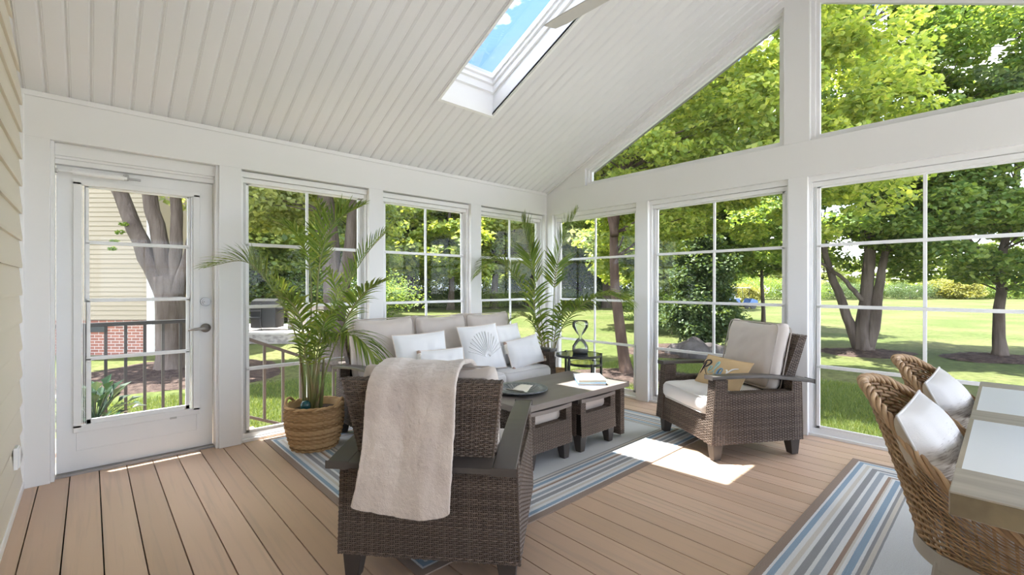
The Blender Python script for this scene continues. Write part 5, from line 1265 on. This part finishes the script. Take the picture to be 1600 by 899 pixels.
k = MB(); k.box(-.42, .42, -.3, .3, .08, .78); k.build('cabinet', M['black'], gr, bevel=.02); k = MB(); k.prism([(-.32, .78), (.32, .78), (.26, .98), (0, 1.06), (-.26, .98)], 0, -.40, .40); k.build('lid', M['black'], gr); k = MB(); k.box(.42, .72, -.25, .25, .72, .76); k.build('side_shelf', M['black'], gr)
def patio_chair(label, p, rz):
    t = thing('patio_chair', label, 'chair', (p[0], p[1], GZ + .36), rz, 'black metal patio chairs'); k = MB(); k.box(-.24, .24, -.24, .24, .42, .45); k.build('seat', M['black'], t)
    k = MB(); k.box(-.24, .24, -.26, -.23, .86, .90)
    for i in range(7): k.box(-.225 + .07 * i, -.205 + .07 * i, -.255, -.235, .45, .88)
    k.build('backrest', M['black'], t)
    for sx in (-1, 1):
        for sy in (-1, 1): k = MB(); k.tube([(sx * .22, sy * .22, .43), (sx * .25, sy * .26, 0)], .013, 6); k.build('leg', M['black'], t)
        k = MB(); k.tube([(sx * .25, -.24, .66), (sx * .25, .2, .66), (sx * .25, .22, .44)], .012, 6); k.build('armrest', M['black'], t)
    return t
patio_chair('black metal patio chair left of the grill', at(393, 15.3), YAW + 2.2); patio_chair('black metal patio chair behind the grill', at(402, 16.4), YAW + .3)
# ------------------------------------------------------------------ palms
M['palm'] = leafmat('palm_leaf', ((.075, .13, .03), (.125, .20, .045), (.25, .30, .08)), .42, .38, (1.9, 1.7, .6))
M['palmstem'] = mat('palm_stem', (.20, .25, .08), .5, .4, noise=((6, 6, 2.5), (.30, .24, .12), .4, .65))
M['palmcane'] = mat('palm_cane', (.23, .17, .10), .7, .3, noise=((20, 20, 9), (.16, .19, .07), .4, .65))
def catm(P, n):
    P = np.array(P, float); P = np.vstack([2 * P[0] - P[1], P, 2 * P[-1] - P[-2]]); out = []
    for q in np.linspace(0, len(P) - 3 - 1e-6, n):
        i = int(q); f = q - i; p0, p1, p2, p3 = P[i:i + 4]
        out.append(.5 * ((2 * p1) + (-p0 + p2) * f + (2 * p0 - 5 * p1 + 4 * p2 - p3) * f ** 2 + (-p0 + 3 * p1 - 3 * p2 + p3) * f ** 3))
    return np.array(out)
def frond(par, pts, n=34, L=.30, start=.32, droop=.25, seed=0, wid=.0078, upn=None, ang=52, vee=.35):
    """pts: rachis control points in the plant's own coordinates"""
    n = int(n * 1.15); q = np.random.default_rng(seed); P = catm(pts, 60); m_ = len(P)
    T = np.gradient(P, axis=0); T /= np.linalg.norm(T, axis=1)[:, None]
    mb = MB(); mb.tube(P, np.linspace(.0075, .0018, m_), 6, 1)
    up0 = np.array(upn if upn is not None else (0, 0, 1.), float)
    for i in range(n):
        f = (i + .5) / n; s_ = start + (1 - start) * f; j = min(int(s_ * (m_ - 1)), m_ - 1); b0 = P[j]; t = T[j]
        side = np.cross(t, up0); 
        if np.linalg.norm(side) < .2: side = np.cross(t, np.array([Fv[0], Fv[1], 0]))
        side /= np.linalg.norm(side); upv = np.cross(side, t)
        env = (math.sin(math.pi * (.16 + .80 * f)) ** .7) * (1 - .25 * f)
        a = math.radians(ang * (1 - .55 * f) + q.normal(0, 3))
        for sg in (-1, 1):
            l = L * env * q.uniform(.88, 1.1); w_ = wid * (.6 + .5 * env)
            d = t * math.cos(a) + sg * side * math.sin(a) + upv * (vee + q.normal(0, .05)); d /= np.linalg.norm(d)
            s = np.linspace(0, 1, 6); dr = droop * q.uniform(.6, 1.4)
            c = b0 + d * (s * l)[:, None] + np.array([0, 0, -1.]) * (dr * l * s ** 2.2)[:, None]
            wv = np.cross(d, upv * 1.0 + .001); wv /= np.linalg.norm(wv) + 1e-9; nn_ = np.cross(wv, d)
            ww = w_ * np.array([.35, .9, 1, .8, .45, .05])
            A = c + wv * ww[:, None] + nn_ * (ww * .35)[:, None]; B = c; C2 = c - wv * ww[:, None] + nn_ * (ww * .35)[:, None]
            V = np.stack([A, B, C2], 1).reshape(-1, 3); F = []
            for k in range(5):
                F += [(k * 3, k * 3 + 1, k * 3 + 4, k * 3 + 3), (k * 3 + 1, k * 3 + 2, k * 3 + 5, k * 3 + 4)]
            mb.add(V, F, 0)
    return mb.build('frond', [M['palm'], M['palmstem']], par)
def P3(u, v, d, o):        # a point of the real palm, given where it shows and how far away it grows; o = plant origin
    x = Fv * d + Rv * (u - 800) / 715 * d; return (x[0] - o[0], x[1] - o[1], 1.25 + (447 - v) / 715 * d - o[2])
def palm(label, o, base, fronds, canes):
    t = thing('areca_palm', label, 'palm', o)
    for i, (pts, kw) in enumerate(fronds):
        frond(t, [P3(*p, o) for p in pts], seed=i * 7 + int(o[0] * -10), **kw)
    for i, pts in enumerate(canes):
        k = MB(); P = catm([P3(*p, o) for p in pts], 16); k.tube(P, np.linspace(.017, .009, 16), 8); k.build('cane', M['palmcane'], t, smooth=True)
    return t
o1 = (BK[0], BK[1], .26); D = 3.56
palm('tall areca palm with arching fronds growing from the seagrass basket', o1, None, [
    ([(478, 640, D), (472, 560, D - .05), (448, 490, D - .15), (410, 432, D - .25), (378, 408, D - .32), (318, 419, D - .38)], dict(L=.36, start=.40, n=34, droop=.25, ang=60)),
    ([(484, 640, D), (486, 520, D), (484, 420, D), (462, 365, D + .03), (414, 340, D + .05)], dict(L=.30, start=.5, n=30, droop=.35)),
    ([(488, 640, D), (494, 500, D - .02), (500, 410, D - .05), (522, 350, D - .08), (572, 318, D - .1)], dict(L=.33, start=.5, n=30, droop=.22, ang=56)),
    ([(490, 640, D), (504, 540, D + .05), (536, 462, D + .1), (572, 398, D + .12), (622, 344, D + .12)], dict(L=.34, start=.38, n=34, droop=.3, ang=60)),
    ([(492, 640, D), (516, 560, D - .2), (546, 490, D - .35), (572, 456, D - .45), (604, 438, D - .5)], dict(L=.28, start=.35, n=28, droop=.35)),
    ([(490, 640, D), (500, 560, D - .2), (530, 526, D - .4), (562, 530, D - .5), (590, 566, D - .55)], dict(L=.33, start=.35, n=28, droop=.75)),
    ([(486, 640, D), (480, 560, D - .2), (470, 500, D - .3), (452, 470, D - .4), (430, 462, D - .45)], dict(L=.30, start=.3, n=26, droop=.5)),
    ([(486, 640, D), (492, 540, D + .1), (498, 430, D + .15), (500, 360, D + .1), (500, 312, D + .1)], dict(L=.24, start=.45, n=22, droop=.1, ang=38)),
    ([(488, 640, D), (500, 560, D + .2), (520, 500, D + .3), (524, 450, D + .35), (512, 420, D + .4)], dict(L=.28, start=.3, n=24, droop=.4)),
    ([(482, 640, D), (478, 560, D + .15), (462, 500, D + .25), (440, 450, D + .3), (420, 430, D + .3)], dict(L=.26, start=.35, n=24, droop=.4)),
    ([(488, 640, D), (492, 580, D - .25), (500, 530, D - .4), (512, 496, D - .5), (532, 484, D - .55)], dict(L=.26, start=.3, n=22, droop=.6)),
    ([(490, 640, D), (486, 590, D - .2), (476, 548, D - .3), (492, 510, D - .35), (520, 530, D - .45)], dict(L=.24, start=.35, n=20, droop=.8)),
], [[(476, 648, D), (474, 600, D), (468, 545, D - .05)], [(484, 648, D), (484, 600, D), (484, 540, D)], [(494, 650, D - .03), (496, 600, D - .03), (500, 545, D - .03)], [(500, 646, D + .05), (504, 600, D + .05), (506, 560, D + .05)]])
o2 = (PK[0], PK[1], .36); D2 = .735 * 3.72 + .678 * 3.93
palm('areca palm with spreading fronds in the corner behind the sofa', o2, None, [
    ([(856, 590, D2), (846, 534, D2), (824, 470, D2 - .1), (798, 424, D2 - .2), (772, 408, D2 - .25), (744, 432, D2 - .3)], dict(L=.42, start=.42, n=32, droop=.4, wid=.011)),
    ([(858, 590, D2), (846, 500, D2), (832, 420, D2 - .05), (822, 372, D2 - .05), (814, 338, D2 - .05)], dict(L=.40, start=.42, n=34, droop=.15, ang=34, wid=.011)),
    ([(860, 590, D2), (864, 500, D2 - .05), (868, 430, D2 - .1), (882, 372, D2 - .12), (904, 324, D2 - .15)], dict(L=.36, start=.42, n=34, droop=.15, ang=42, wid=.011)),
    ([(862, 590, D2), (868, 540, D2 - .2), (888, 496, D2 - .4), (920, 470, D2 - .55), (952, 462, D2 - .65), (986, 474, D2 - .75)], dict(L=.46, start=.30, n=36, droop=.5, wid=.0115, ang=62)),
    ([(858, 590, D2), (850, 540, D2 - .25), (836, 490, D2 - .35), (836, 450, D2 - .4), (850, 420, D2 - .4)], dict(L=.36, start=.3, n=26, droop=.35, wid=.0105)),
    ([(860, 590, D2), (864, 545, D2 - .3), (872, 500, D2 - .4), (884, 476, D2 - .5), (902, 480, D2 - .6)], dict(L=.30, start=.3, n=22, droop=.6, wid=.0105)),
    ([(858, 590, D2), (850, 550, D2 - .2), (836, 510, D2 - .3), (818, 494, D2 - .35), (798, 500, D2 - .4)], dict(L=.30, start=.3, n=22, droop=.5, wid=.0105)),
], [[(854, 600, D2), (852, 570, D2), (846, 540, D2)], [(858, 600, D2), (858, 565, D2), (856, 530, D2)], [(863, 600, D2), (864, 565, D2), (868, 535, D2 - .1)]])
